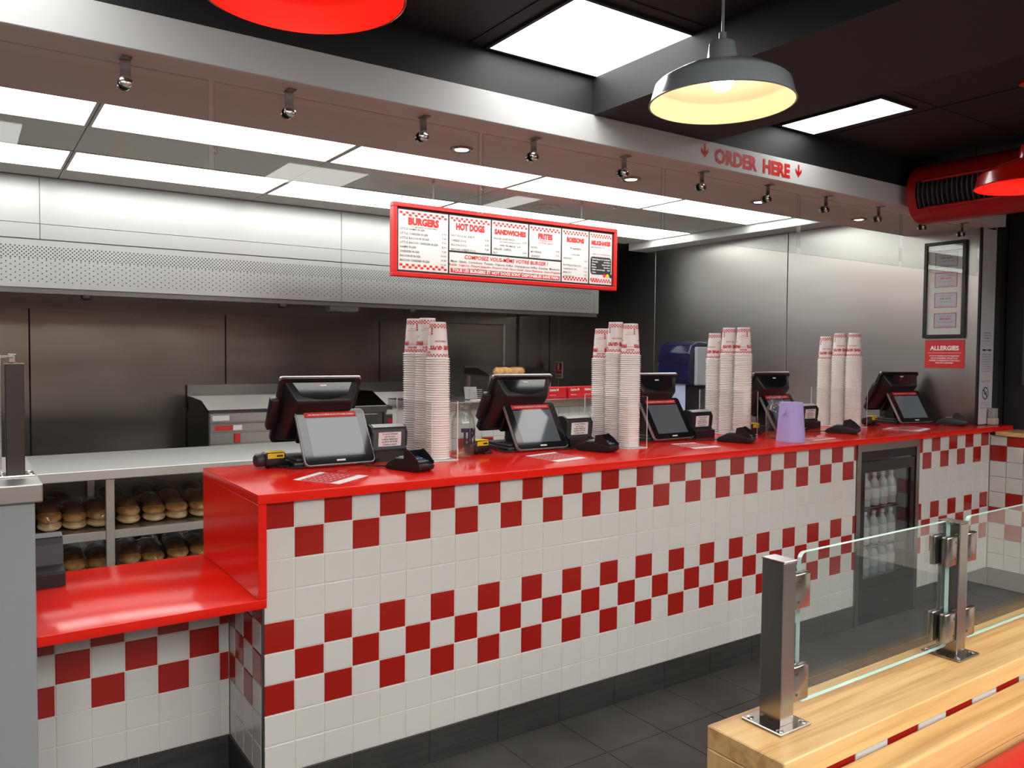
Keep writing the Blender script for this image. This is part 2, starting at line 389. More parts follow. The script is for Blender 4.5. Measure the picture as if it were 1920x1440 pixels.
# ---- kitchen ceiling with light panels
kc = struct(MB().box(XL, 5.0, .60, YB, ZK+.012, 2.9).build('ceiling_kitchen', 'hole'), 'suspended kitchen ceiling of plain grey panels')
CX = [-2.65, -1.46, -.27, .92, 2.11, 3.30, 4.49]; CY = [.60, 1.215, 1.815, 2.385, 2.925, 3.26]
ordn = ['first', 'second', 'third', 'fourth', 'fifth', 'sixth']
def light_panel(x0, x1, y0, y1, z, label, group):
    t = thing('light_panel', label, 'ceiling light', ((x0+x1)/2, (y0+y1)/2, z), group)
    MB().box(x0+.012, x1-.012, y0+.012, y1-.012, z-.002, z+.006).build('diffuser', 'light_panel' if z < 2.58 else ('light_panel_added' if y1 < -2.7 else 'light_panel_front'), t)
    f = MB(); e = .016
    for a in ((x0+.003, x1-.003, y0+.003, y0+e), (x0+.003, x1-.003, y1-e, y1-.003), (x0+.003, x0+e, y0+e, y1-e), (x1-e, x1-.003, y0+e, y1-e)): f.box(*a, z-.004, z+.008)
    f.build('frame', 'ceiling_board' if z < 2.58 else 'black_paint', t); return t
for i in range(6):
    for j in range(5):
        x0, x1, y0, y1 = CX[i], CX[i+1], CY[j], CY[j+1]
        if j in (1, 3):
            if i == 0: continue
            light_panel(x0, x1, y0, y1, ZK, 'white light panel in the %s row of the kitchen ceiling, %s from the left' % ('front' if j == 1 else 'rear', ordn[i-1]), 'light panels in the kitchen ceiling')
        else:
            MB().box(max(x0, XL)+.0025, x1-.0025, y0+.0025, y1-.0025, ZK, ZK+.011).build('ceiling_panel', 'ceiling_board', kc)
d = thing('ceiling_diffuser', 'round flat air diffuser between the kitchen ceiling lights', 'air vent', (2.715, 2.165, ZK))
MB().lathe([(.10, 0), (.10, -.006), (.085, -.016), (.06, -.010), (0, -.010)], 2.715, 2.165, ZK, 28).build('rim', 'ceiling_board', d, 40)
MB().lathe([(.05, -.010), (.05, -.020), (0, -.022)], 2.715, 2.165, ZK, 24).build('plate', 'ceiling_board', d, 40)
# black ceiling panels
light_panel(.80, 1.375, -.55, .0-.012, ZC-.006, 'large bright square light panel in the black ceiling above the queue', 'light panels in the black ceiling')
light_panel(2.47, 2.755, -.55, -.012, ZC-.006, 'narrow bright light panel in the black ceiling above the ORDER HERE lettering', 'light panels in the black ceiling')
light_panel(-1.09, -.50, -.66, -.07, ZC-.006, 'square light panel in the black ceiling beyond the left edge', 'light panels in the black ceiling out of view')
for (x, x2, lab) in ((-1.09, -.50, 'left'), (.80, 1.375, 'middle'), (2.40, 2.68, 'right')):
    light_panel(x, x2, -2.50, -1.92, ZC-.006, 'light panel in the black ceiling mirrored in the hanging glass, %s one' % lab, 'light panels in the black ceiling out of view')
for x in (-2.1, -.7, .55, 2.1, 3.5):  # unseen panels added to brighten the counter front
    for y in (-4.25, -5.5):
        light_panel(x, x+.59, y, y+1.19, ZC-.006, 'extra light panel added to the black ceiling behind the viewer', 'light panels in the black ceiling out of view')
# downlights in the soffit
for i, x in enumerate((.948, 1.899, 2.853, 3.80)):
    y = .386
    t = thing('downlight', 'small round recessed spotlight in the soffit, %s from the left' % ordn[i], 'spotlight', (x, y, ZS), 'spotlights in the soffit')
    MB().lathe([(.048, 0), (.048, -.004), (.040, -.009), (.030, -.006), (.029, -.001)], x, y, ZS, 28).build('ring', 'steel_satin', t, 40)
    MB().lathe([(.029, -.002), (.02, -.007), (0, -.008)], x, y, ZS, 20).build('lens', 'downlight', t, 40)

# ================================================================== COUNTER
def tiled_base(label, x0, x1, yb=.60):
    t = thing('counter_base', label, 'counter', (x0, 0, 0), 'tiled counter bases')
    MB().box(x0, x1, .0025, yb, 0, 1.007).build('core', 'grout', t)
    c0 = math.floor(x0*10+1e-6); c1 = math.ceil(x1*10-1e-6)
    for r, (z0, z1) in enumerate(ROWS):
        for c in range(c0, c1):
            a0 = max(c*.1, x0); a1 = min((c+1)*.1, x1)
            if a1-a0 < .012: continue
            place_tile(TR if is_red(c, r) else TW, 'tile', t, a0, a1, z0, z1, 'y', 0.0)
    k = math.floor((x0-.003)/FP)
    while .003+k*FP < x1-.01:
        a0 = max(x0, .003+k*FP); a1 = min(x1, .003+(k+1)*FP)
        place_tile(SK, 'skirting_tile', t, a0, a1, 0, .121, 'y', -.004, .0012, .012); k += 1
    return t
cb = tiled_base('long counter base covered in white tiles with red checked bands, left of the drinks fridge', 0.0, 3.222)
MB().box(-.007, .0, -.004, .006, .0, .69).build('corner_trim', 'steel_dark', cb)
# tiled return at the left end (faces -x)
for r, (z0, z1) in enumerate(ROWS[:6]):
    for k, (ya, yb_) in enumerate(((.10, .005), (.20, .10), (.30, .20), (.368, .30))):
        if r == 5: z1 = .678
        place_tile(TR if (r in (2, 3, 4, 5) and (k+r) % 2 == 1) else TW, 'tile', cb, ya, yb_, z0, z1, 'x', -.008)
place_tile(SK, 'skirting_tile', cb, .37, .0, 0, .121, 'x', -.012, .001, .012)
cb2 = tiled_base('short tiled counter base between the drinks fridge and the window wall', 3.86, 4.712)

# worktop with waterfall end
wt = thing('countertop', 'long glossy red countertop carrying the tills', 'countertop', (2, .3, 1.01))
out = [(-.026, -.03), (4.955, -.03), (4.955, .088), (4.716, .088), (4.716, .66), (-.026, .66)]
bm = bmesh.new(); vs = [bm.verts.new((x, y, 1.0095)) for x, y in out]; f = bm.faces.new(vs)
ex = bmesh.ops.extrude_face_region(bm, geom=[f]); bmesh.ops.translate(bm, vec=(0, 0, .0305), verts=[v for v in ex['geom'] if isinstance(v, bmesh.types.BMVert)])
bmesh.ops.bevel(bm, geom=[e for e in bm.edges if all(abs(v.co.z-1.04) < 1e-4 for v in e.verts)], offset=.003, segments=3, profile=.5, affect='EDGES')
MB().bm(bm).build('slab', 'red_slab', wt, 30)
MB().bbox(-.026, .001, -.03, .66, .7105, 1.0085, .0012, 1).build('end_panel', 'red_slab', wt)
# low hand-over shelf
ls = thing('low_counter', 'low glossy red shelf at the left end of the counter', 'countertop', (-.5, .3, .68))
MB().bbox(-.6205, .001, -.03, .66, .680, .7095, .0025, 2).build('slab', 'red_slab', ls, 30)
lb = thing('recessed_counter', 'recessed tiled base under the low red shelf', 'counter', (-.5, .4, 0))
MB().box(-.6205, -.009, .3735, .60, 0, .679).build('core', 'grout', lb)
for r, (z0, z1) in enumerate(ROWS[:6]):
    if r == 5: z1 = .679
    for k in range(7):
        x1 = -.042-.1013*k+.1013 if k else -.009; x0 = max(-.042-.1013*k, -.62)
        red = r in (2, 3, 4, 5) and (k+r) % 2 == 0
        place_tile(TR if red else TW, 'tile', lb, x0, x1, z0, z1, 'y', .371)
for k in range(2): place_tile(SK, 'skirting_tile', lb, -.01-.2965*(k+1), -.01-.2965*k, 0, .121, 'y', .366, .001, .012)

# ---- foreground cabinet on the left with steel top and post
lc = thing('side_cabinet', 'grey cabinet with steel top at the left edge', 'cabinet', (-1.1, .3, 0))
MB().bbox(-1.68, -.622, -.045, .60, .0, 1.078, .003).build('body', 'cabinet_grey', lc)
MB().bbox(-1.70, -.604, -.062, .61, 1.080, 1.130, .004).build('steel_top', 'steel', lc)
def stanchion(name, label, x, y, z, h, w, d, pw, group, mats=('steel_satin', 'steel_satin')):
    t = thing(name, label, 'post', (x, y, z), group)
    MB().bbox(x-w/2, x+w/2, y-d/2, y+d/2, z+.004, z+h-.0015, .0015, 1).build('upright', mats[0], t)
    MB().bbox(x-w/2-.0008, x+w/2+.0008, y-d/2-.0008, y+d/2+.0008, z+h-.0015, z+h+.0015, .001, 1).build('cap', 'steel_bright', t)
    b = MB().bbox(x-pw/2, x+pw/2, y-pw/2, y+pw/2, z, z+.005, .0015, 1).build('base_plate', mats[1], t)
    for sx in (-1, 1):
        for sy in (-1, 1):
            MB().lathe([(.006, .005), (.006, .0062), (.0035, .0075), (.0, .0068)], x+sx*(pw/2-.011), y+sy*(pw/2-.011), z, 12).build('screw', 'steel_bright', b, 40)
    return t
lp = stanchion('cabinet_post', 'dark steel post standing on the grey cabinet at the left edge', -.657, .13, 1.1305, .315, .045, .045, .09, None, ('post_bronze', 'steel_bright'))
MB().bbox(-.672, -.652, .12, .14, 1.447, 1.472, .003).build('clip', 'steel_bright', lp)
MB().bbox(-.70, -.66, .10, .16, 1.462, 1.467, .002).build('rail_top', 'steel_bright', lp)
# steel wire rack behind the post
wk = thing('wire_rack', 'steel rack of trays behind the dark post', 'rack', (-.80, .42, 1.1305))
for k in range(7): MB().bbox(-.98, -.70, .30, .56, 1.15+k*.045, 1.16+k*.045, .003, 1).build('tray', 'steel_bright', wk)
for sx in (-.985, -.69):
    for sy in (.295, .555): MB().box(sx-.006, sx+.006, sy-.006, sy+.006, 1.1305, 1.47).build('upright', 'steel', wk)
# black handheld dock standing on the low shelf
ps = thing('terminal_dock', 'black plastic payment terminal dock on the low red shelf', 'card reader', (-.57, .5, .71))
MB().px([(.475, .7102), (.62, .7102), (.62, .79), (.585, .852), (.535, .862), (.520, .84), (.507, .775), (.475, .755)], -.66, -.508).build('body', 'dark_plastic', ps)
MB().px([(.530, .863), (.552, .874), (.59, .868), (.585, .853), (.535, .862)], -.66, -.509).build('lid', 'black_plastic', ps)
MB().px([(.468, .7102), (.476, .7102), (.476, .758), (.468, .750)], -.66, -.506).build('front_lip', 'black_plastic', ps)

# ---- drinks fridge
fr = thing('drinks_fridge', 'black glass-door drinks fridge built into the counter', 'fridge', (3.54, .3, 0))
X0, X1 = 3.226, 3.856
f = MB(); f.box(X0, X0+.035, -.006, .03, 0, 1.008); f.box(X1-.035, X1, -.006, .03, 0, 1.008); f.box(X0+.035, X1-.035, -.006, .03, .965, 1.008)
f.build('surround', 'steel_satin', fr)
MB().box(X0+.01, X1-.01, .52, .56, .02, 1.0).build('back_panel', 'fridge_inside', fr)
MB().box(X0+.004, X0+.012, .03, .52, .02, 1.0).build('side_panel', 'fridge_inside', fr)
MB().box(X1-.012, X1-.004, .03, .52, .02, 1.0).build('side_panel', 'fridge_inside', fr)
MB().box(X0+.05, X1-.05, .06, .09, .955, .962).build('light_strip', 'fridge_light', fr)
MB().box(X0+.012, X1-.012, .03, .52, .20, .225).build('bottom_panel', 'fridge_inside', fr)
MB().box(X0+.036, X1-.036, .0, .02, .0, .20).build('plinth', 'black_gloss', fr)
dr = MB(); a0, a1, b0, b1 = X0+.038, X1-.038, .205, .905
dr.box(a0, a0+.045, .0, .028, b0, b1); dr.box(a1-.045, a1, .0, .028, b0, b1); dr.box(a0+.045, a1-.045, .0, .028, b0, b0+.05); dr.box(a0+.045, a1-.045, .0, .028, b1-.06, b1)
door = dr.build('door', 'black_gloss', fr)
MB().box(a0+.045, a1-.045, .008, .014, b0+.05, b1-.06).build('door_glass', 'door_glass', door)
MB().box(X0+.036, X1-.036, .0, .028, .915, .963).build('top_grille', 'black_plastic', fr)
for z in (.40, .62):
    sh = MB()
    for k in range(14): sh.tube([(X0+.02+k*.0452, .06, z), (X0+.02+k*.0452, .5, z)], .0025, 6)
    sh.tube([(X0+.013, .06, z), (X1-.013, .06, z)], .005, 6); sh.tube([(X0+.013, .5, z), (X1-.013, .5, z)], .004, 6)
    sh.build('wire_shelf', 'steel_bright', fr)
def bottle(x, y, z, liq, label):
    t = thing('bottle', label, 'bottle', (x, y, z), 'bottles in the drinks fridge')
    MB().lathe([(0, 0), (.028, .002), (.03, .01), (.03, .115), (.024, .14), (.012, .158), (.012, .175)], x, y, z, 18).build('body', liq, t, 40)
    MB().lathe([(.0305, .045), (.0308, .046), (.0308, .10), (.0305, .101)], x, y, z, 18).build('paper_label', 'paper', t, 40)
    MB().lathe([(.0135, .172), (.0135, .19), (0, .191)], x, y, z, 14).build('cap', 'print_white', t, 40)
for zi, z in enumerate((.227, .405, .625)):
    for k in range(6):
        kind = 'liquid_green' if (k == 1 and zi == 2) or (k == 0 and zi == 0) else ('liquid_amber' if k == 1 and zi == 1 else 'liquid_clear')
        pos = ordn[k]; lv = ['bottom', 'middle', 'top'][zi]
        bottle(X0+.09+k*.088, .11, z, kind, '%s drink bottle in the fridge, %s shelf, %s from the left' % ({'liquid_green': 'green', 'liquid_amber': 'amber', 'liquid_clear': 'clear'}[kind], lv, pos))

# ================================================================== HANGING GLASS
JX = [-1.105, -.128, .861, 1.829, 2.809, 3.771, 4.700]
for i in range(6):
    x0, x1 = JX[i]+.009, JX[i+1]-.009
    g = MB(); g.box(x0, x1, .094, .104, 2.018, 2.322); g.mi = [1, 1, 0, 1, 0, 1]
    o = g.build('glass_screen', ['glass', 'clear_edge'])
    tag(o, 'clear hanging glass screen above the counter, %s from the left' % ordn[i], 'glass screen', 'hanging glass screens')
def clamp(x, label):
    t = thing('glass_clamp', label, 'glass clamp', (x, .09, ZS), 'glass clamps under the soffit')
    MB().bbox(x-.014, x+.014, .052, .100, ZS-.0045, ZS-.0005, .001, 1).build('foot', 'steel_satin', t)
    MB().bbox(x-.014, x+.014, .084, .0885, 2.258, ZS-.0045, .001, 1).build('strap', 'steel_satin', t)
    d = MB().lathe([(.0, -.0), (.016, .0), (.0185, .002), (.0185, .012)], x, .072, 2.268, 22, 'y').build('disc', 'steel_bright', t, 40)
    for s in (-1, 1): MB().lathe([(0, -.0006), (.0022, -.0006), (.0022, .001)], x+s*.010, .072, 2.268, 8, 'y').build('pin_hole', 'hole', d)
    MB().lathe([(.0175, 0), (.0175, .005)], x, .0887, 2.268, 20, 'y').build('gasket', 'rubber', t, 40)
    MB().lathe([(.0185, 0), (.0185, .012), (.015, .014), (0, .014)], x, .1045, 2.268, 20, 'y').build('rear_disc', 'steel_bright', t, 40)
    return t
for i, x in enumerate((-.89, -.372, .115, .607, 1.10, 1.58, 2.065, 2.54, 3.02, 3.515, 3.99, 4.45)):
    clamp(x, 'steel clamp holding a glass screen under the soffit, %s' % ('left of the frame' if i == 0 else '%s from the left in view' % ['first', 'second', 'third', 'fourth', 'fifth', 'sixth', 'seventh', 'eighth', 'ninth', 'tenth', 'eleventh'][i-1]))

# ================================================================== MENU BOARD
MX0, MX1, MZ0, MZ1, MY = 1.349, 3.126, 1.946, 2.387, 1.875
mb_ = thing('menu_board', 'red framed hanging menu board with six columns of prices', 'menu board', ((MX0+MX1)/2, MY, MZ0))
MB().box(MX0+.01, MX1-.01, MY-.012, MY+.02, MZ0+.01, MZ1-.01).build('backing', 'print_black', mb_)
f = MB(); e = .026
for a in ((MX0, MX1, MZ0, MZ0+e), (MX0, MX1, MZ1-e, MZ1), (MX0, MX0+e, MZ0+e, MZ1-e), (MX1-e, MX1, MZ0+e, MZ1-e)): f.bbox(a[0], a[1], MY-.03, MY+.022, a[2], a[3], .003, 1)
f.build('frame', 'board_red', mb_)
IW0, IW1, IZ0, IZ1 = MX0+.034, MX1-.034, MZ0+.034, MZ1-.034
PW = (IW1-IW0); cols = [0, .207, .392, .566, .728, .872, 1.0]
zsplit = IZ0+.385*(IZ1-IZ0)
YP = MY-.0145
def checks(mb, x0, x1, ztop, n, s):
    for r in range(2):
        for k in range(n):
            if (k+r) % 2 == 0:
                a = x0+(x1-x0)*k/n; w = (x1-x0)/n*.94; z = ztop-r*s
                mb.quad((a, YP-.0012, z-s*.94), (a+w, YP-.0012, z-s*.94), (a+w, YP-.0012, z), (a, YP-.0012, z))
def panel(x0, x1, z0, z1, title, items, ts, top=True, bottom=False, isz=.0185, tpos=None, notes=()):
    g = .006
    p = MB().box(x0+g, x1-g, YP, YP+.006, z0+g, z1-g).build('menu_panel', 'board_white', mb_)
    red = MB(); blk = MB(); w = x1-x0
    if top: checks(red, x0+g+.008, x1-g-.008, z1-g-.010, 16, .0135)
    if bottom: checks(red, x0+g+.008, x1-g-.008, z0+g+.038, 16, .0135)
    tz = z1-g-.010-.027-.048
    if title: put_text(red, title, ts, front((x0+x1)/2, tz, YP-.0014), align='CENTER', bold=.06, width=(w-.012)*{'BURGERS': .62, 'HOT DOGS': .70, 'SANDWICHES': .88, 'FRITES': .46, 'BOISSONS': .66, 'MILKSHAKES': .86}[title])
    for (s, dz, col, sz, al) in notes:
        put_text(red if col == 'r' else blk, s, sz, front((x0+x1)/2 if al == 'C' else x0+g+.010, tz-dz, YP-.0013), align='CENTER' if al == 'C' else 'LEFT', bold=.01, res=1)
    for (nm, pr, dz) in items:
        put_text(blk, nm, isz, front(x0+g+.010, tz-dz, YP-.0013), bold=.006, res=1)
        if pr: put_text(blk, pr, isz, front(x1-g-.012, tz-dz-.012, YP-.0013), align='RIGHT', bold=.006, res=1)
    if red.v: red.build('red_print', 'print_red', p)
    if blk.v: blk.build('grey_print', 'print_grey', p)
    return p
cx = [IW0+PW*c for c in cols]
dzs = [.035+i*.0268 for i in range(9)]
panel(cx[0], cx[1], IZ0, IZ1, 'BURGERS', [(n_, p_, dzs[i]) for i, (n_, p_) in enumerate([('LITTLE HAMBURGER', '6.90'), ('LITTLE CHEESEBURGER', '7.00'), ('LITTLE BACON BURGER', '7.90'), ('LITTLE BACON CHEESEBURGER', '8.90'), ('HAMBURGER', '9.00'), ('CHEESEBURGER', '10.00'), ('BACON BURGER', '10.30'), ('BACON CHEESEBURGER', '11.00')])], .058, bottom=True, notes=[('+15 ingrédients au choix inclus', .017, 'k', .015, 'C')])
panel(cx[1], cx[2], zsplit, IZ1, 'HOT DOGS', [('HOT DOG AU BŒUF', '5.50', .045), ('CHEESE DOG', '6.50', .075), ('BACON DOG', '7.40', .103), ('BACON CHEESE DOG', '8.00', .130)], .056)
panel(cx[2], cx[3], zsplit, IZ1, 'SANDWICHES', [('VEGGIE SANDWICH', '5.00', .035), ('GRILLED CHEESE', '5.00', .102), ('BLT', '6.50', .128)], .043, notes=[('oignons grillés, champignons, poivrons', .050, 'k', .011, 'C'), ('AVEC FROMAGE   6.00', .077, 'k', .0165, 'C')])
panel(cx[3], cx[4], zsplit, IZ1, 'FRITES', [('PETITE', '3.50', .070), ('MOYENNE', '5.00', .098), ('GRANDE', '6.20', .126)], .048, notes=[('STYLE FIVE GUYS', .018, 'r', .015, 'C'), ('OU STYLE CAJUN', .034, 'r', .015, 'C')])
panel(cx[4], cx[5], IZ0, IZ1, 'BOISSONS', [('SODA 50cl', '3.50', .118), ('BOUTEILLE D\'EAU 50cl', '2.70', .165), ('1664 BLANC 33cl', '5.00', .190), ('BIÈRE 33cl', '5.50', .215), ('CORONA 33cl', '6.00', .240)], .044, bottom=True, isz=.016, notes=[('Freestyle', .050, 'k', .026, 'C'), ('À VOLONTÉ', .090, 'k', .013, 'C')])
pm = panel(cx[5], cx[6], IZ0, IZ1, 'MILKSHAKES', [('MILKSHAKE FIVE GUYS', '5.50', .022)], .040, bottom=True, isz=.013, notes=[('COMPOSEZ VOTRE MILKSHAKE', .070, 'r', .012, 'C'), ('MILKSHAKE', .243, 'r', .013, 'L'), ('EN DESSERT', .258, 'r', .013, 'L')])
a0, a1 = cx[5]+.014, cx[6]-.014; zz1 = IZ1-.175; zz0 = zz1-.125
bm = bmesh.new(); pts = []
for (qx, qz, s0) in ((a1-.02, zz1-.02, 0), (a0+.02, zz1-.02, 90), (a0+.02, zz0+.02, 180), (a1-.02, zz0+.02, 270)):
    for k in range(5): t_ = R(s0+k*22.5); pts.append((qx+.02*math.cos(t_), qz+.02*math.sin(t_)))
MB().add([(x, YP-.001, z) for x, z in pts], [list(range(len(pts)))]).build('flavour_box', 'print_black', pm)
bm.free()
wtx = MB()
for k, (l_, r_) in enumerate((('Vanille', 'Beurre de Cacahuète'), ('Chocolat', 'Lait Malté'), ('Fraise', 'Caramel Salé'), ('Banane', 'Speculoos'), ('OREO en morceaux', 'Café'), ('Cerise', ''))):
    z = zz1-.022-k*.0185
    put_text(wtx, l_, .0145, front(a0+.012, z, YP-.0016), bold=.02, res=1)
    if r_: put_text(wtx, r_, .0145, front(a1-.010, z, YP-.0016), align='RIGHT', bold=.02, res=1)
wtx.build('white_print', 'print_white', pm)
for k, m_ in enumerate(('note_red', 'yellow_label', 'print_black')):
    MB().lathe([(0, -.0015), (.013, -.0015), (.013, 0)], cx[6]-.075+k*.029, YP, IZ0+.068, 18, 'y').build('badge', m_, pm)
p = MB().box(cx[1]+.006, cx[4]-.006, YP, YP+.006, IZ0+.006, zsplit-.006).build('menu_panel', 'board_white', mb_)
rd = MB(); bk = MB(); xm = (cx[1]+cx[4])/2; H = zsplit-IZ0
put_text(rd, 'COMPOSEZ VOUS-MÊME VOTRE BURGER !', .034, front(xm, zsplit-.040, YP-.0014), width=.66, align='CENTER', bold=.02, shear=.15)
put_text(bk, 'Mayo  Salade  Cornichons  Tomate  Oignons Grillés  Champignons Grillés  Ketchup  Moutarde', .020, front(xm, zsplit-.066, YP-.0014), width=.86, align='CENTER', bold=.01, res=1)
put_text(rd, 'Relish  Oignons  Piment Jalapeño  Poivron Vert  Sauce Steak  Sauce Barbecue  Sauce Piquante', .020, front(xm, zsplit-.088, YP-.0014), width=.88, align='CENTER', bold=.01, res=1)
put_text(bk, '(ALL THE WAY est garni seulement des ingrédients inscrits en noir)', .018, front(xm, zsplit-.110, YP-.0014), width=.62, align='CENTER', bold=.01, res=1)
rd.quad((cx[1]+.014, YP-.001, IZ0+.012), (cx[4]-.014, YP-.001, IZ0+.012), (cx[4]-.014, YP-.001, IZ0+.040), (cx[1]+.014, YP-.001, IZ0+.040))
rd.build('red_print', 'print_red', p); bk.build('grey_print', 'print_grey', p)
wtx = MB(); put_text(wtx, 'TOUS LES BURGERS ET HOT DOGS SONT DISPONIBLES SANS PAIN', .026, front(xm, IZ0+.018, YP-.0018), width=.84, align='CENTER', bold=.025); wtx.build('white_print', 'print_white', p)
for x in (1.634, 2.814):
    ch = MB(); z = MZ1
    while z < ZK-.012:
        ch.tube([(x-.003, MY, z), (x-.003, MY, z+.010)], .0014, 5); ch.tube([(x+.003, MY, z), (x+.003, MY, z+.010)], .0014, 5); ch.tube([(x, MY-.003, z+.007), (x, MY-.003, z+.015)], .0014, 5); z += .0155
    ch.build('chain', 'steel_dark', mb_)
    MB().lathe([(.004, -.0), (.009, -.004), (.009, -.012), (.004, -.02)], x, MY, ZK-.0, 12).build('ceiling_hook', 'steel_bright', mb_)
# three spare ceiling hooks
for i, x in enumerate((.33, 1.98, 3.10)):
    y = 1.36 if i else 1.8
    h_ = MB(); h_.lathe([(.011, 0), (.011, -.004), (.005, -.008)], x, 1.85, ZK, 14)
    h_.tube([(x, 1.85, ZK-.006), (x+.009, 1.85, ZK-.016), (x+.009, 1.85, ZK-.028), (x, 1.85, ZK-.036), (x-.009, 1.85, ZK-.028), (x-.009, 1.85, ZK-.018)], .0026, 6)
    tag(h_.build('ceiling_hook', 'steel_bright', None, 40), 'small metal ceiling hook in the kitchen ceiling, %s from the left' % ordn[i], 'hook', 'spare ceiling hooks')

# ================================================================== KITCHEN
hd = thing('extractor_hood', 'long stainless steel extractor hood with a perforated lower band', 'extractor hood', (1, 4, 1.867))
HX0, HX1, HY = -1.9, 4.134, 3.22
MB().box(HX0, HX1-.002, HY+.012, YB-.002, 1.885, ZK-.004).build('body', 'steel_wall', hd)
prev = HX0
for sx in (-.372, 1.589, 3.55, HX1):
    MB().bbox(prev+.0015, sx-.0015, HY, HY+.010, 2.260, ZK-.004, .001, 1).build('upper_panel', 'steel_hood', hd)
    MB().bbox(prev+.0015, sx-.0015, HY, HY+.010, 2.166, 2.2585, .001, 1).build('middle_panel', 'steel_hood', hd)
    prev = sx
prev = HX0
for sx in (1.589, HX1-.06):
    MB().bbox(prev+.0015, sx-.0015, HY, HY+.010, 1.867, 2.160, .001, 1).build('perforated_panel', 'steel_hood', hd); prev = sx
MB().bbox(HX1-.058, HX1, HY, HY+.012, 1.867, 2.160, .001, 1).build('end_cap', 'steel_hood', hd)
ho = MB()
def hole(x, z, r=.0046):
    o = len(ho.v); ho.v += [(x+r*math.cos(k*math.pi/3), HY-.0006, z+r*math.sin(k*math.pi/3)) for k in range(6)]; ho.f.append([o+k for k in range(6)]); ho.mi.append(0)
x = -1.0; pit = .0236
for r in range(7):
    k = 0
    while -1.0+k*pit < HX1-.085: hole(-1.0+k*pit+(pit/2 if r % 2 else 0), 2.118-r*.0115); k += 1
for r in range(9):
    k = 0
    while -1.0+k*2*pit < HX1-.10: hole(-1.0+k*2*pit+(pit if r % 2 else 0), 2.118-.0115*7-r*.0165, .0042); k += 1
o = ho.build('perforation', 'hole', hd); o['kind'] = 'stuff'
MB().box(HX0, HX1-.01, HY+.012, HY+.06, 1.835, 1.885).build('lower_lip', 'steel_dark', hd)
MB().px([(HY+.06, 1.885), (YB-.004, 1.95), (YB-.004, 1.96), (HY+.06, 1.90)], HX0, HX1-.01).build('filter_bank', 'steel_dark', hd)
MB().box(HX0, HX1-.01, YB-.10, YB-.004, 1.80, 1.90).build('rear_channel', 'steel_wall', hd)
for x in (-.12, 1.15, 2.2): MB().lathe([(.03, 0), (.03, -.02), (.018, -.034), (0, -.036)], x, HY+.035, 1.836, 16).build('nozzle', 'rubber', hd, 40)
MB().bbox(1.62, 1.86, HY+.3, HY+.42, 1.815, 1.875, .004).build('junction_box', 'dispenser_grey', hd)

# griddles against the back wall
def griddle(name, label, x0, x1, y0=4.0, zt=.995):
    t = thing(name, label, 'griddle', ((x0+x1)/2, y0, 0), 'griddles under the hood')
    MB().box(x0+.02, x1-.02, y0+.03, YB-.02, .15, zt-.06).build('body', 'steel', t)
    for lx in (x0+.05, x1-.05):
        for ly in (y0+.08, YB-.08): MB().lathe([(.022, 0), (.022, .15)], lx, ly, 0, 12).build('leg', 'steel', t, 40)
    MB().box(x0+.012, x1-.012, y0+.012, YB-.03, zt-.06, zt-.02).build('cooking_plate', 'steel_dark', t)
    MB().px([(YB-.09, zt-.02), (YB-.02, zt-.02), (YB-.02, zt+.20), (YB-.06, zt+.20), (YB-.05, zt+.105)], x0, x1).build('backsplash', 'steel', t)
    for sx in (x0, x1-.012):
        MB().px([(y0-.004, .22), (YB-.03, .22), (YB-.03, zt+.11), (y0+.28, zt+.09), (y0-.004, zt+.005)], sx, sx+.012).build('side_guard', 'steel_dark', t)
    cp = MB().bbox(x0+.012, x1-.012, y0, y0+.014, zt-.075, zt, .003, 1).build('front_rail', 'steel', t)
    MB().bbox(x0+.03, x0+.16, y0-.002, y0, zt-.060, zt-.018, .001, 1).build('warning_sticker', 'paper', cp)
    c2 = MB().bbox(x0+.012, x1-.012, y0+.004, y0+.016, zt-.15, zt-.085, .003, 1).build('control_panel', 'steel', t)
    MB().bbox(x0+.05, x0+.19, y0+.002, y0+.004, zt-.138, zt-.098, .001, 1).build('name_plate', 'note_red', c2)
    MB().bbox(x0+.19, x0+.26, y0+.002, y0+.004, zt-.138, zt-.098, .001, 1).build('name_plate', 'paper', c2)
    c3 = MB().bbox(x0+.012, x1-.012, y0+.012, y0+.03, zt-.245, zt-.16, .003, 1).build('knob_panel', 'steel', t)
    n_ = int((x1-x0-.1)/.42)+1
    for k in range(n_): MB().bbox(x0+.20+k*.42, x0+.245+k*.42, y0-.01, y0+.012, zt-.238, zt-.165, .004, 1).build('knob', 'note_red', c3)
    MB().box(x0+.03, x1-.03, y0+.04, y0+.05, zt-.42, zt-.25).build('burner_gap', 'hole', t)
    return t
griddle('griddle', 'stainless steel griddle with red knobs below the left of the hood', .808, 1.77)
griddle('griddle', 'stainless steel griddle half hidden behind the first cup stacks', 2.30, 3.2)
fy = thing('warming_cabinet', 'low stainless steel cabinet with dark sloped lid between the griddles', 'cabinet', (2.1, 3.9, 0))
MB().px([(3.9, .15), (4.6, .15), (4.6, 1.13), (4.2, 1.13), (3.9, 1.02)], 1.80, 1.80+.45).build('body', 'steel', fy)
MB().px([(3.898, 1.022), (4.2, 1.134), (4.6, 1.134), (4.6, 1.140), (4.2, 1.140), (3.892, 1.028)], 1.79, 2.29).build('lid', 'steel_dark', fy)
MB().bbox(1.79, 2.29, 3.888, 3.90, .965, 1.026, .003).build('front_rail', 'steel', fy)
MB().bbox(1.86, 2.2, 3.894, 3.90, .62, .955, .004).build('door', 'steel_hood', fy)
for lx in (1.84, 2.2):
    for ly in (3.95, 4.55): MB().lathe([(.02, 0), (.02, .152)], lx, ly, 0, 10).build('leg', 'steel', fy, 40)

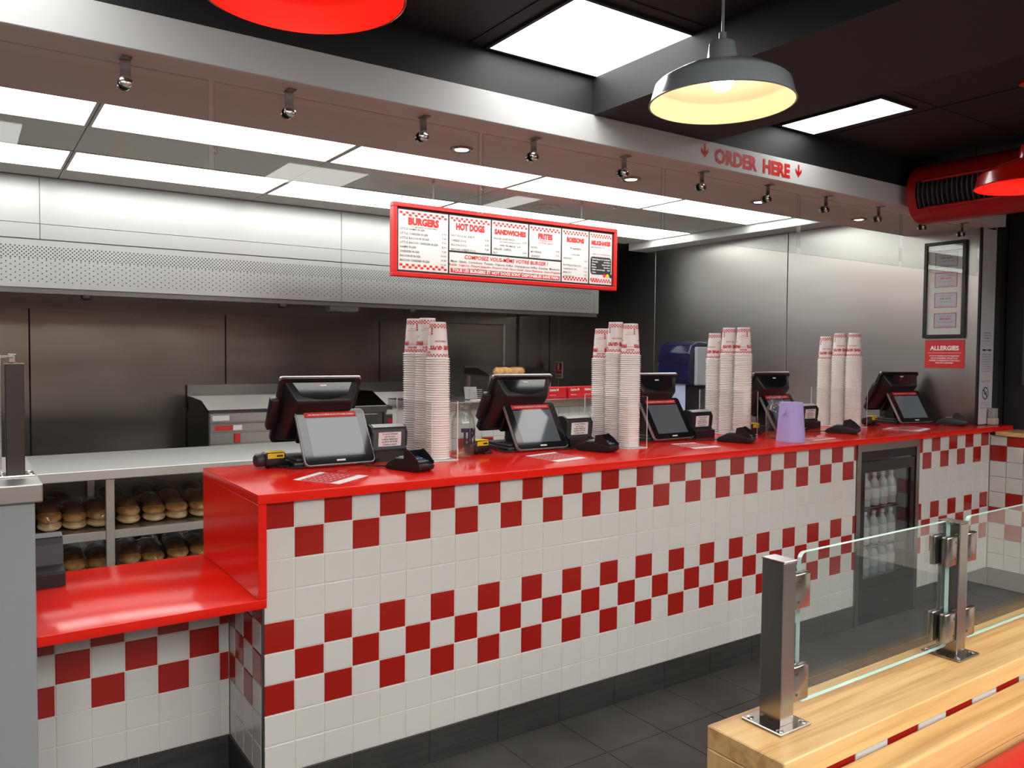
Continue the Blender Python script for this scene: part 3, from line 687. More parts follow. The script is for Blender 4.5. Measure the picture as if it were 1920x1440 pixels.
# steel prep table with bread shelves
pt = thing('prep_table', 'long stainless steel table with bread shelves behind the low red shelf', 'table', (0, 2.2, 0))
TX0, TX1, TY0, TY1 = -1.6, 1.50, 1.83, 2.61
MB().bbox(TX0, TX1, TY0, TY1, .852, .90, .004).build('top', 'steel_table', pt)
for z in (.598, .352): MB().bbox(TX0+.02, TX1-.02, TY0+.012, TY1-.02, z-.045, z, .003).build('shelf', 'steel', pt)
for lx in (-1.55, -.186, 1.18, 1.47):
    for ly in (TY0+.024, TY1-.035):
        MB().bbox(lx-.020, lx+.020, ly-.020, ly+.020, 0, .852, .002, 1).build('leg', 'steel', pt)
MB().box(TX0+.02, TX1-.02, TY1-.012, TY1-.006, .55, .85).build('back_panel', 'cream_paint', pt)
MB().bbox(-.33, -.20, 2.30, 2.55, .80, .84, .004).build('socket_box', 'dispenser_grey', pt)

# bread bags
def bag_proto():
    t = thing('bread_bag', 'x', 'bread', (0, 0, 0), 'bagged buns on the shelves')
    rnd = random.Random(3)
    def bun(m, cz, h, sx, cy, ln, nm):
        b = MB(); n = 16; prof = []
        for i in range(7):
            a = math.pi*i/6; prof.append((max(math.sin(a), .0)**.7, -math.cos(a)))
        b.lathe([(r, z) for r, z in prof], 0, 0, 0, n)
        b.xf(lambda v: Vector((v.x*sx, cy+v.y*ln, cz+v.z*h)))
        return b.build(nm, m, t, 60)
    bun('bread_base', .024, .023, .055, .10, .105, 'bottom_bun')
    bun('bread_top', .066, .027, .055, .10, .105, 'top_bun')
    bun('bread_crust_shaded', .088, .028, .056, .235, .11, 'rear_bun')
    bun('bread_crust_shaded', .072, .046, .052, .15, .10, 'dark_bun')
    f = MB(); n, m_ = 18, 9; 
    for i in range(m_+1):
        a = math.pi*i/m_
        for k in range(n):
            b_ = 2*math.pi*k/n
            rr = 1.0+rnd.uniform(-.10, .10)
            x = .060*math.copysign(abs(math.sin(a)*math.cos(b_))**.7, math.cos(b_))*rr
            z = .058+.060*math.copysign(abs(math.sin(a)*math.sin(b_))**.75, math.sin(b_))*rr
            y = .17-.185*math.cos(a)*(1+rnd.uniform(-.03, .03))
            z = max(z, .001)+max(0, y-.10)*.16*(1 if math.sin(b_) > 0 else 0)
            f.v.append((x, y, z))
    for i in range(m_):
        for k in range(n):
            f.f.append([i*n+k, i*n+(k+1) % n, (i+1)*n+(k+1) % n, (i+1)*n+k]); f.mi.append(0)
    f.build('film', 'film', t, 25)
    return t
bp_ = bag_proto(); first = True
bspots = []
for zi, z in ((1, .598), (0, .352)):
    xs = [-.560, -.440, -.328, -.216, -.078, .040, .155, .272, .390]
    for k, x in enumerate(xs): bspots.append((x+random.uniform(-.004, .004), 1.90, z+.001, random.uniform(-.06, .06), '%s from the left, front row of the %s bread shelf' % (['first', 'second', 'third', 'fourth', 'fifth', 'sixth', 'seventh', 'eighth', 'ninth'][k], 'upper' if zi else 'lower')))
    for k, x in enumerate([-.50, -.37, -.09, .05, .19, .33, .47]): bspots.append((x, 2.235, z+.001, random.uniform(-.08, .08)+.0, '%s from the left, back row of the %s bread shelf' % (['first', 'second', 'third', 'fourth', 'fifth', 'sixth', 'seventh'][k], 'upper' if zi else 'lower')))
for i, (x, y, z, a, lab) in enumerate(bspots):
    lab = 'bag of buns, '+lab
    if i == 0: bp_.location = (x, y, z); bp_.rotation_euler = (0, 0, a); bp_['label'] = lab
    else:
        o = dup(bp_, (x, y, z), a, lab); o.scale = (1, 1, random.uniform(.86, 1.0))

# tiled island behind the tills
isl = thing('prep_island', 'tiled kitchen island with steel top behind the tills', 'counter', (2.95, 2.7, 0))
IX0, IX1, IY = 1.90, 3.96, 2.35
MB().box(IX0, IX1, IY+.008, 2.98, 0, 1.085).build('core', 'grout', isl)
MB().bbox(IX0-.03, IX1+.03, IY-.035, 3.0, 1.085, 1.142, .004).build('steel_top', 'steel_bright', isl)
for r in range(5):
    z1 = 1.083-r*.1 if r else 1.083; z0 = 1.083-(r+1)*.1
    for k in range(21):
        red = r in (2, 3) and (k+r) % 2 == 0
        place_tile(TR if red else TW, 'tile', isl, IX0+k*.1, min(IX0+(k+1)*.1, IX1), z0, z1, 'y', IY)
bx = [(2.98, 2.47), (3.19, 2.47), (3.36, 2.50), (3.53, 2.50)]
for i, (x, y) in enumerate(bx):
    t = thing('glove_box', 'small red carton with white lettering on the steel island, %s from the left' % ordn[i], 'carton', (x, y, 1.1425), 'red cartons on the island')
    MB().bbox(x, x+(.185 if i == 0 else .155), y, y+.12, 1.1425, 1.225, .002, 1).build('carton', 'box_red', t)
    tx = MB(); put_text(tx, 'Delight PF', .026, front(x+.02, 1.195, y-.001), bold=.03, width=.09); put_text(tx, 'GANTS 100', .012, front(x+.02, 1.16, y-.001)); tx.build('lettering', 'print_white', t)
wbk = thing('wire_basket', 'pale wire basket on the steel island', 'basket', (2.35, 2.6, 1.1425))
wm = MB()
for k in range(9): wm.tube([(2.30+k*.0125, 2.52, 1.22), (2.29+k*.0125, 2.50, 1.145)], .0015, 5); 
for k in range(6): wm.tube([(2.29+k*.002, 2.50+k*.004, 1.146+k*.0145), (2.40+k*.002, 2.50+k*.004, 1.146+k*.0145)], .0015, 5)
wm.build('front_mesh', 'steel_bright', wbk)
MB().add([(2.31, 2.60, 1.144), (2.42, 2.60, 1.144), (2.42, 2.62, 1.235), (2.31, 2.62, 1.235)], [(0, 1, 2, 3)]).build('back_mesh', 'dispenser_grey', wbk)
MB().tube([(2.29, 2.50, 1.144), (2.40, 2.50, 1.144), (2.42, 2.61, 1.144), (2.31, 2.61, 1.144), (2.29, 2.50, 1.144)], .003, 6).build('rim', 'steel_bright', wbk)
# bun tray on a stand, with a bag
st = thing('tray_stand', 'steel tray stand carrying a bag of buns in front of the hood', 'stand', (3.4, 3.45, 0))
MB().box(2.98, 3.66, 3.30, 3.72, 1.285, 1.297).build('tray', 'steel', st)
MB().px([(3.30, 1.297), (3.72, 1.297), (3.72, 1.36), (3.50, 1.36), (3.30, 1.30)], 2.97, 2.98).build('side_guard', 'steel_dark', st)
MB().px([(3.30, 1.297), (3.72, 1.297), (3.72, 1.36), (3.50, 1.36), (3.30, 1.30)], 3.66, 3.67).build('side_guard', 'steel_dark', st)
MB().box(2.98, 3.66, 3.715, 3.725, 1.297, 1.37).build('back_guard', 'steel_dark', st)
for lx in (3.0, 3.64):
    for ly in (3.33, 3.69): MB().box(lx-.015, lx+.015, ly-.015, ly+.015, 0, 1.285).build('leg', 'steel', st)
g = thing('bun_bag', 'golden bag of buns lying on the steel tray stand', 'bread', (3.27, 3.4, 1.298))
for k, x in enumerate((3.15, 3.23, 3.31, 3.38)):
    b = MB().lathe([(0, 0), (.045, .003), (.058, .026), (.053, .050), (.03, .066), (0, .07)], x, 3.42+.02*(k % 2), 1.298, 16); b.build('bun', 'bread_top', g, 60)
MB().lathe([(0, .0005), (.10, .002), (.125, .035), (.115, .066), (.06, .082), (0, .084)], 0, 0, 0, 20).xf(lambda v: Vector((3.265+v.x*1.42, 3.43+v.y*.62, 1.298+v.z+.004*math.sin(v.x*90)*(v.z > .03)))).build('film', 'film', g, 30)
MB().add([(3.12, 3.40, 1.34), (3.14, 3.46, 1.345), (2.99, 3.44, 1.385), (2.97, 3.41, 1.38), (3.13, 3.43, 1.37)], [(0, 1, 4), (0, 4, 2, 3), (1, 2, 4)]).build('bag_tail', 'film', g)
# fire notice and towel dispenser on the right wall
fs = thing('fire_notice', 'small red and white fire call point notice on the steel wall', 'sign', (XW, 4.56, 1.31))
MB().bbox(XW-.004, XW-.0005, 4.50, 4.63, 1.22, 1.40, .001, 1).build('plate', 'paper', fs)
MB().box(XW-.0055, XW-.004, 4.51, 4.62, 1.305, 1.39).build('pictogram', 'note_red', fs)
MB().box(XW-.0062, XW-.0055, 4.56, 4.59, 1.315, 1.38).build('figure', 'print_white', fs)
MB().box(XW-.0055, XW-.004, 4.51, 4.62, 1.268, 1.298).build('caption', 'note_red', fs); MB().box(XW-.0055, XW-.004, 4.51, 4.62, 1.228, 1.258).build('caption', 'gold', fs)
td = thing('towel_dispenser', 'dark blue paper towel dispenser on the steel wall', 'dispenser', (XW, 2.6, 1.2))
prof = [(XW-.001, 1.20), (XW-.001, 1.60), (XW-.10, 1.61), (XW-.19, 1.58), (XW-.225, 1.50), (XW-.215, 1.42), (XW-.225, 1.34), (XW-.235, 1.27), (XW-.20, 1.225)]
bm = bmesh.new(); va = [bm.verts.new((x, 2.42, z)) for x, z in prof]; vb = [bm.verts.new((x, 2.80, z)) for x, z in prof]; n = len(prof)
bm.faces.new(va); bm.faces.new(vb[::-1])
for i in range(n): bm.faces.new([va[i], vb[i], vb[(i+1) % n], va[(i+1) % n]])
bmesh.ops.bevel(bm, geom=[e for e in bm.edges if e.verts[0].co.x < XW-.05 or e.verts[1].co.x < XW-.05], offset=.012, segments=3, profile=.5, affect='EDGES')
MB().bm(bm).build('cover', 'dispenser_blue', td, 50)
MB().bbox(XW-.16, XW-.002, 2.385, 2.42, 1.22, 1.56, .01).build('side_plate', 'dispenser_grey', td)
MB().box(XW-.18, XW-.176, 2.50, 2.74, .96, 1.225).build('paper_sheet', 'towel_blue', td)
MB().box(XW-.2362, XW-.2345, 2.62, 2.655, 1.288, 1.296).build('logo_mark', 'print_white', td)
# framed certificates, ALLERGIES sign, notices
fc = thing('certificate_frame', 'tall black picture frame with four certificates on the steel wall', 'picture frame', (XW, .317, 1.62))
f = MB(); e = .022; y0, y1, z0, z1 = .178, .457, 1.618, 2.267
for a in ((y0, y1, z0, z0+e), (y0, y1, z1-e, z1), (y0, y0+e, z0+e, z1-e), (y1-e, y1, z0+e, z1-e)): f.bbox(XW-.024, XW-.0005, *a, .002, 1)
f.build('frame', 'black_plastic', fc)
MB().box(XW-.010, XW-.0005, y0+e, y1-e, z0+e, z1-e).build('mount', 'paper', fc)
for k in range(4):
    z = 1.685+k*.137
    c_ = MB().box(XW-.0112, XW-.010, .235, .385, z, z+.10).build('certificate', 'paper_lilac', fc)
    b_ = MB(); tx = MB()
    for a in ((.235, .385, z, z+.004), (.235, .385, z+.096, z+.10), (.235, .239, z, z+.10), (.381, .385, z, z+.10)): b_.box(XW-.0116, XW-.0112, *a)
    b_.build('border', 'note_red', c_)
    put_text(tx, 'FIVE GUYS', .016, sidewall(.31, z+.055, XW-.0118), align='CENTER', bold=.03)
    tx.build('heading', 'print_red', c_)
    tx = MB()
    for q, l_ in enumerate(('Certificat de conformité', 'formation hygiène alimentaire', 'restauration commerciale')): put_text(tx, l_, .009, sidewall(.31, z+.075-q*.027-(0 if q == 0 else .012), XW-.0118), align='CENTER', res=1)
    tx.build('lines', 'print_grey', c_)
o = MB().box(XW-.0145, XW-.0135, y0+e, y1-e, z0+e, z1-e).build('pane', 'glass', fc)
al = thing('allergy_sign', 'red ALLERGIES sign below the certificate frame', 'sign', (XW, .31, 1.41))
MB().bbox(XW-.004, XW-.0005, .179, .445, 1.413, 1.603, .001, 1).build('plate', 'sign_red', al)
tx = MB(); put_text(tx, 'ALLERGIES', .040, sidewall(.312, 1.535, XW-.0045), width=.195, align='CENTER', bold=.04)
tx.quad((XW-.0045, .425, 1.515), (XW-.0045, .20, 1.515), (XW-.0045, .20, 1.517), (XW-.0045, .425, 1.517))
for q, l_ in enumerate(("SI VOUS SOUHAITEZ PLUS D'INFORMATIONS", 'SUR LES ALLERGÈNES, VEUILLEZ VOUS', 'ADRESSER À UN MANAGER ET CONSULTER LE', 'GUIDE DES ALLERGÈNES')): put_text(tx, l_, .0125, sidewall(.312, 1.491-q*.0155, XW-.0045), width=(.20, .18, .205, .12)[q], align='CENTER', bold=.03, res=1)
tx.build('lettering', 'print_white', al)
def notice(label, x0, x1, z0, z1, lines, ring=False):
    y = .0915; t = thing('paper_notice', label, 'notice', ((x0+x1)/2, y, z0), 'paper notices on the white pier')
    s = MB().box(x0, x1, y-.0012, y, z0, z1).build('sheet', 'paper_lilac', t); tx = MB()
    for (s_, z, sz) in lines: put_text(tx, s_, sz, front((x0+x1)/2, z, y-.0018), align='CENTER', bold=.01, res=1, width=min((x1-x0)*.8, 10))
    tx.build('text', 'print_black', s)
    if ring:
        cz = z1-.095; r = MB(); n = 28; xm_ = (x0+x1)/2
        for k in range(n):
            a, b = 2*math.pi*k/n, 2*math.pi*(k+1)/n
            r.quad(*[(xm_+q*math.cos(w_), y-.0018, cz+q*math.sin(w_)) for q, w_ in ((.034, a), (.042, a), (.042, b), (.034, b))])
        r.quad((xm_-.030, y-.0019, cz+.022), (xm_-.022, y-.0019, cz+.030), (xm_+.030, y-.0019, cz-.022), (xm_+.022, y-.0019, cz-.030))
        r.quad((xm_-.022, y-.0017, cz-.006), (xm_+.016, y-.0017, cz-.006), (xm_+.016, y-.0017, cz), (xm_-.022, y-.0017, cz)); r.quad((xm_+.012, y-.0017, cz-.006), (xm_+.02, y-.0017, cz-.006), (xm_+.02, y-.0017, cz+.016), (xm_+.012, y-.0017, cz+.016))
        r.build('no_smoking_symbol', 'print_black', s)
px0, px1 = 4.752, 4.908
notice('small notice at the top of the white pier', px0+.01, px1-.01, 1.575, 1.668, [('AFFICHAGE', 1.645, .014), ('LICENCE', 1.628, .012), ('CONSOMMATION', 1.612, .012), ('interdiction de vente d’alcool', 1.595, .008)])
notice('tall middle notice full of small text on the white pier', px0+.006, px1-.008, 1.36, 1.562, [('M', 1.53, .018)]+[('protection des mineurs et répression', 1.505-k*.016, .009) for k in range(8)])
notice('lowest notice with a no smoking symbol on the white pier', px0, px1-.012, 1.13, 1.345, [('INTERDICTION DE FUMER', 1.325, .010), ('article R3511 du code', 1.185, .009), ('de la santé publique', 1.17, .009), ('tabac info service', 1.15, .009)], True)
ib = thing('wall_box', 'small off-white box standing at the end of the red countertop', 'box', (4.88, .05, 1.0405))
MB().bbox(4.845, 4.905, .035, .085, 1.0405, 1.085, .006).build('lower_part', 'cream_paint', ib); MB().bbox(4.848, 4.902, .04, .082, 1.085, 1.150, .004).build('upper_part', 'dispenser_grey', ib)

# ================================================================== ON THE COUNTER
CT = 1.0402
# ---- paper cups
CH, CR0, CR1, CP = .155, .0345, .0460, .0098
cupm = MB().open_lathe([(CR1+.0002, .004), (CR1+.0025, .0006), (CR1+.0042, .002), (CR1+.0045, .004), (CR1+.0032, .0058), (CR1-.0010, .0062), (CR0, CH-.004)], 0, 0, 0, 24)
cupm.lathe([(CR0, CH-.004), (CR0-.001, CH), (CR0-.003, CH), (CR0-.004, CH-.008), (0, CH-.008)], 0, 0, 0, 24)
CUP = cupm.mesh('paper_cup', 'cup_paper', 45)
def cone_pt(ang, z, off=.0006):
    r = CR1+(CR0-CR1)*(z-.0072)/(CH-.0112)+off; return (r*math.sin(ang), -r*math.cos(ang), z)
def cup_print():
    m = MB()
    for (zb, s, rows, n) in ((.0115, .0058, 2, 40), (.1290, .0060, 3, 32)):
        for r in range(rows):
            for k in range(n):
                if (k+r) % 2: continue
                a0, a1 = 2*math.pi*k/n, 2*math.pi*(k+.96)/n; z0 = zb+r*s
                m.quad(cone_pt(a0, z0), cone_pt(a1, z0), cone_pt(a1, z0+s*.95), cone_pt(a0, z0+s*.95))
    def wrap(body, size, zc, a0, bold=.03, width=None):
        vs, fs = text_geo(body, size, bold=bold, align='CENTER', width=width, res=1)
        # cups stand upside down, so the print does too
        m.add([cone_pt(a0-v.x/.041, zc-v.y) for v in vs], [f[::-1] for f in fs])
    for a0 in (0, math.pi):
        wrap('FIVE GUYS', .022, .056, a0, .06, .095); wrap('BURGERS and FRIES', .009, .078, a0, .02, .050)
    for a0 in (math.pi/2, -math.pi/2):
        wrap('FIVE GUYS', .010, .034, a0, .05, .036); wrap('à emporter', .007, .046, a0, .01); wrap('cette personne préfère', .006, .104, a0, .01); wrap('une boisson', .006, .112, a0, .01)
        for k in range(3): m.quad(cone_pt(a0+.42+.0, .104+k*.009), cone_pt(a0+.62, .104+k*.009), cone_pt(a0+.62, .110+k*.009), cone_pt(a0+.42, .110+k*.009))
    return m.mesh('cup_print', 'cup_red')
CUPP = cup_print()
stuff_pos = []; n_ind = 0
racks = [('first', .852, .405, (45, 45, 43), (-2.3, -2.07, -.15)), ('second', 1.852, .325, (43, 46, 45), (-2.4, -.55, -2.35)), ('third', 2.825, .455, (43, 46, 46), (-1.4, -.6, -2.45)), ('fourth', 3.846, .425, (43, 45, 45), (-.85, -.85, -1.25))]
for ri, (nm, rx, ry, cnt, rots) in enumerate(racks):
    rk = thing('cup_rack', 'clear acrylic cup rack on the red countertop, %s from the left' % nm, 'cup rack', (rx, ry+.1, CT), 'acrylic cup racks')
    b = MB().bbox(rx-.065, rx+.065, ry-.062, ry+.262, CT, CT+.006, .001, 1).build('base', 'acrylic_edge', rk)
    for sx in (-.062, .058):
        g = MB().box(rx+sx, rx+sx+.004, ry-.06, ry+.26, CT+.006, 1.287); g.mi = [1, 1, 1, 0, 1, 0]
        g.build('side_pane', ['acrylic', 'acrylic_edge'], rk)
    for k in range(2):
        y = ry+.05+k*.1
        g = MB().box(rx-.058, rx-.040, y-.0015, y+.0015, CT+.006, 1.27); g.build('divider', 'acrylic', rk)
    g = MB().box(rx-.058, rx+.058, ry+.256, ry+.26, CT+.006, 1.287); g.mi = [1, 1, 0, 1, 0, 1]; g.build('back_pane', ['acrylic', 'acrylic_edge'], rk)
    for si in range(3):                      # 0 = far (left in view), 2 = near (right in view)
        cx_, cy_ = rx+random.uniform(-.002, .002), ry+.2-.1*si
        n = cnt[si]; lean = random.uniform(-.004, .004)
        posn = ['left', 'middle', 'right'][si]
        for k in range(n):
            top = k == n-1
            z = CT+.0065+k*CP; x = cx_+lean*k/n+random.uniform(-.0006, .0006); y = cy_+random.uniform(-.0006, .0006)
            if not top and not (ri < 2 or (ri == 2 and si == 2 and n_ind < 292)): stuff_pos.append((x, y, z)); continue
            n_ind += 1
            o = bpy.data.objects.new('paper_cup', CUP); o.location = (x, y, z); o.rotation_euler = (0, 0, rots[si] if top else random.uniform(0, 6))
            COL.objects.link(o)
            if top:
                tag(o, 'printed upside-down paper cup topping the %s stack of the %s cup rack' % (posn, nm), 'paper cup', 'top cups of the stacks')
                pr = bpy.data.objects.new('red_print', CUPP); COL.objects.link(pr); pr.parent = o
            else:
                tag(o, 'white paper cup nested below the top in the %s stack of the %s cup rack' % (posn, nm), 'paper cup', 'nested cups, %s stack of the %s rack' % (posn, nm))
sm = MB(); cv = [v.co[:] for v in CUP.vertices]; cf = [list(p.vertices) for p in CUP.polygons]
for (x, y, z) in stuff_pos: sm.add([(a+x, b+y, c_+z) for a, b, c_ in cv], cf)
o = sm.build('paper_cups', 'cup_paper', None, 45); tag(o, 'white paper cups nested in the stacks of the third and fourth racks', 'paper cup'); o['kind'] = 'stuff'

# ---- till terminals
def pos_proto():
    t = thing('till', 'x', 'till', (0, 0, 0), 'tills on the countertop')
    # customer display: lower front edge at y=0, z=.012 ; width .29
    W, Hh, T = .288, .242, .018; a = math.atan2(.13, .205); ca, sa = math.cos(a), math.sin(a)
    def D(v): return Vector((v.x, v.z*sa+v.y*ca, .012+v.z*ca-v.y*sa))   # local: x, y = depth (back), z = up the panel
    def rr(x0, x1, z0, z1, r, n=5):
        pts = []
        for (cx_, cz_, s0) in ((x1-r, z1-r, 0), (x0+r, z1-r, 90), (x0+r, z0+r, 180), (x1-r, z0+r, 270)):
            for k in range(n+1): q = R(s0+90*k/n); pts.append((cx_+r*math.cos(q), cz_+r*math.sin(q)))
        return pts
    d = MB().py(rr(0, W, 0, Hh, .018), .003, T).xf(D).build('customer_display', 'screen_rim', t, 40)
    MB().py(rr(.003, W-.003, .003, Hh-.003, .016), .0, .004).xf(D).build('bezel', 'screen_bezel', d, 40)
    MB().add([(.036, -.0006, .032), (W-.036, -.0006, .032), (W-.036, -.0006, .200), (.036, -.0006, .200)], [(0, 1, 2, 3)]).xf(D).build('screen', 'screen', d)
    MB().box(.034, W-.038, -.0018, -.0004, .206, .228).xf(D).build('red_note', 'note_red', d)
    tx = MB(); put_text(tx, 'PAR MESURE D\'HYGIÈNE NE PAS TOUCHER L\'ÉCRAN', .008, lambda a_, b_: (W/2+a_, -.0022, .214+b_), width=.19, align='CENTER', bold=.03, res=1); tx.xf(D).build('note_text', 'print_white', d)
    MB().box(W/2-.018, W/2+.018, -.0014, -.0004, .012, .019).xf(D).build('maker_mark', 'print_white', d)
    MB().py(rr(.02, W-.02, .02, Hh-.03, .02), T, T+.018).xf(D).build('rear_housing', 'black_plastic', d, 40)
    # arm + base
    MB().px([(.14, .03), (.128, .12), (.145, .16), (.165, .16), (.19, .03)], .10, .19).build('arm', 'black_plastic', t)
    MB().bbox(-.035, .255, .035, .265, 0, .022, .006).build('base', 'black_plastic', t, 40)
    MB().bbox(-.020, .240, .05, .25, .022, .034, .005).build('base_top', 'dark_plastic', t, 40)
    MB().px([(.12, .034), (.20, .034), (.21, .16), (.17, .22), (.14, .20)], .06, .15).build('neck', 'black_plastic', t)
    # operator monitor (seen from behind): local x 0.., z up the panel, y>0 towards the customer
    mw, mh = .335, .300; b = math.atan2(.145, .262); cb_, sb_ = math.cos(b), math.sin(b); ox, oy, oz = -.055, .285, .088
    def O(v): return Vector((ox+v.x, oy-v.z*sb_-v.y*cb_, oz+v.z*cb_-v.y*sb_))
    m_ = MB().py(rr(0, mw, 0, mh, .02), 0, .020).xf(O).build('operator_monitor', 'black_plastic', t, 40)
    MB().py(rr(-.002, mw+.002, mh-.022, mh+.002, .010), .004, .012).xf(O).build('monitor_rim', 'screen_rim', m_, 40)
    bm = bmesh.new()
    lo = [(.012, .02, .012), (mw-.012, .02, .012), (mw-.012, .02, mh-.012), (.012, .02, mh-.012)]; hi = [(.05, .060, .035), (mw-.05, .060, .035), (mw-.05, .095, mh-.064), (.05, .095, mh-.064)]
    v0 = [bm.verts.new(p) for p in lo]; v1 = [bm.verts.new(p) for p in hi]
    bm.faces.new(v0); bm.faces.new(v1[::-1])
    for i in range(4): bm.faces.new([v0[i], v1[i], v1[(i+1) % 4], v0[(i+1) % 4]])
    bmesh.ops.bevel(bm, geom=bm.edges[:], offset=.010, segments=2, profile=.5, affect='EDGES')
    MB().bm(bm).xf(O).build('rear_shell', 'black_plastic', m_, 50)
    pts = [(.060, mh-.020), (mw-.060, mh-.020)]+[(mw-.085-(mw-.17)*k/10, mh-.062-.020*math.sin(math.pi*k/10)) for k in range(11)]
    zt_, zb_ = mh-.012, mh-.064
    pts = [(.045, .0), (mw-.045, .0)]+[(mw-.075-(mw-.15)*k/10, .66+.18*math.sin(math.pi*k/10)) for k in range(11)]
    def WN(x, s, o_): return Vector((x, .020+.075*s+o_*.57, zt_+(zb_-zt_)*s+o_*.82))
    MB().add([WN(x, .10+s*.95, .0035) for x, s in pts], [list(range(len(pts)))]).xf(O).build('glossy_window', 'screen_bezel', m_)
    MB().add([WN(mw/2-.014, .20, .0045), WN(mw/2+.014, .20, .0045), WN(mw/2+.014, .28, .0045), WN(mw/2-.014, .28, .0045)], [(0, 1, 2, 3)]).xf(O).build('logo_mark', 'print_white', m_)
    MB().bbox(.085, mw-.085, .05, .082, .03, mh-.130, .006).xf(O).build('vesa_block', 'black_plastic', m_, 50)
    MB().bbox(-.030, .004, .008, .042, .075, .215, .006).xf(O).build('card_slot', 'black_plastic', m_, 50)
    # cables
    MB().tube([(-.03, .12, .010), (-.06, .09, .006), (-.05, .03, .005), (.0, .02, .005), (.05, .03, .005)], .0032, 6).build('cable', 'rubber', t, 60)
    return t
till = pos_proto()
spots = [(.294, .425, 0, 'till with a bright white customer screen, nearest the left end of the red countertop'),
         (1.282, .428, 0, 'till with a bright customer screen between the tip jar and the second cup rack'),
         (2.137, .43, 0, 'till with a dark customer screen between the second and third cup racks'),
         (3.135, .45, 0, 'till behind the lilac paper roll'),
         (4.345, .385, R(-13), 'till turned towards the left at the far right end, below the ALLERGIES sign')]
for i, (x, y, a, lab) in enumerate(spots):
    if i == 0: till.location = (x, y, CT); till['label'] = lab
    else: dup(till, (x, y, CT), a, lab)

# ---- receipt printers
def printer_proto():
    t = thing('receipt_printer', 'x', 'printer', (0, 0, 0), 'receipt printers on the countertop')
    w = .158
    body = [(0, 0), (.15, 0), (.15, .075), (.13, .125), (.10, .142), (.055, .146), (.030, .136), (.022, .118), (.026, .060), (.020, .046), (0, .040)]
    MB().px(body, .004, w-.004).build('body', 'black_plastic', t, 35)
    for sx in (0, w-.006): MB().px([(.045, .05), (.13, .05), (.135, .10), (.11, .140), (.06, .1485), (.034, .140), (.018, .118), (.024, .06)], sx, sx+.006).build('side_cheek', 'dark_plastic', t, 35)
    MB().px([(.030, .137), (.055, .1475), (.10, .1435), (.10, .1455), (.054, .150), (.026, .139)], .008, w-.008).build('lid_edge', 'key_grey', t, 35)
    s = MB().px([(.0195, .118), (.0235, .060), (.0245, .060), (.0205, .118)], .028, w-.028).build('paper_label', 'paper', t)
    tx = MB()
    for k, l_ in enumerate(("Si vous n'obtenez", 'pas de reçu,', 'veuillez téléphoner', 'au 08 06 08 09 80.', 'D\'avance merci')):
        put_text(tx, l_, .0095, lambda a_, b_: (w/2+a_, .0190+(.118-(.108-k*.0108+b_))*.069, .108-k*.0108+b_), align='CENTER', bold=.03, res=1)
    tx.build('label_text', 'print_black', s)
    MB().tube([(.02, .0, .012), (-.01, -.03, .005), (-.05, -.04, .004), (-.09, -.02, .004)], .0028, 6).build('cable', 'rubber', t, 60)
    return t
pp = printer_proto()
for i, (x, y, a, lab) in enumerate([(.592, .462, 0, 'black receipt printer beside the first till'), (1.585, .445, 0, 'black receipt printer beside the second till'), (2.445, .45, 0, 'black receipt printer beside the third till'), (3.47, .50, 0, 'black receipt printer mostly hidden behind the fourth till'), (4.555, .52, 0, 'black receipt printer behind the rightmost till')]):
    if i == 0: pp.location = (x, y, CT); pp['label'] = lab
    else: dup(pp, (x, y, CT), a, lab)

# ---- card readers
def reader_proto():
    t = thing('card_reader', 'x', 'card reader', (0, 0, 0), 'card readers on the countertop')
    prof = [(0, .002), (.02, 0), (.165, 0), (.182, .010), (.185, .024), (.170, .034), (.10, .050), (.055, .048), (.012, .026), (0, .014)]
    bm = bmesh.new(); va = [bm.verts.new((-.040, -y, z)) for y, z in prof]; vb = [bm.verts.new((.040, -y, z)) for y, z in prof]; n = len(prof)
    bm.faces.new(va); bm.faces.new(vb[::-1])
    for i in range(n): bm.faces.new([va[i], vb[i], vb[(i+1) % n], va[(i+1) % n]])
    bmesh.ops.bevel(bm, geom=bm.edges[:], offset=.004, segments=2, profile=.5, affect='EDGES')
    MB().bm(bm).build('body', 'black_plastic', t, 45)
    def K(x, s): return (x, -(.105+s*.07), .0492-s*.0165)
    kp = MB().add([K(-.030, 0), K(.030, 0), K(.030, .95), K(-.030, .95)], [(0, 1, 2, 3)]).xf(lambda v: v+Vector((0, 0, .002))).build('keypad', 'dark_plastic', t)
    for r in range(4):
        for c_ in range(3):
            x, y, z = K(-.020+c_*.020, .12+r*.22); MB().bbox(x-.007, x+.007, y-.005, y+.005, z+.001, z+.005, .001, 1).build('key', ['key_blue', 'key_grey', 'key_blue', 'key_grey'][r] if not (r == 3 and c_ == 2) else 'liquid_green', kp)
    MB().bbox(-.028, .028, -.098, -.058, .0485, .0515, .001, 1).build('display', 'key_grey', t)
    sh = MB()
    for sx in (-.0405, .0385): sh.px([(-.10, .046), (-.105, .074), (-.125, .082), (-.155, .062), (-.182, .036), (-.178, .028)], sx, sx+.002)
    sh.px([(-.100, .050), (-.098, .050), (-.103, .076), (-.106, .076)], -.040, .040)
    sh.build('privacy_shield', 'black_plastic', t)
    MB().tube([(0, 0, .008), (-.01, .03, .005), (-.03, .07, .004), (-.05, .10, .004)], .0026, 6).build('cable', 'rubber', t, 60)
    return t
rp = reader_proto()
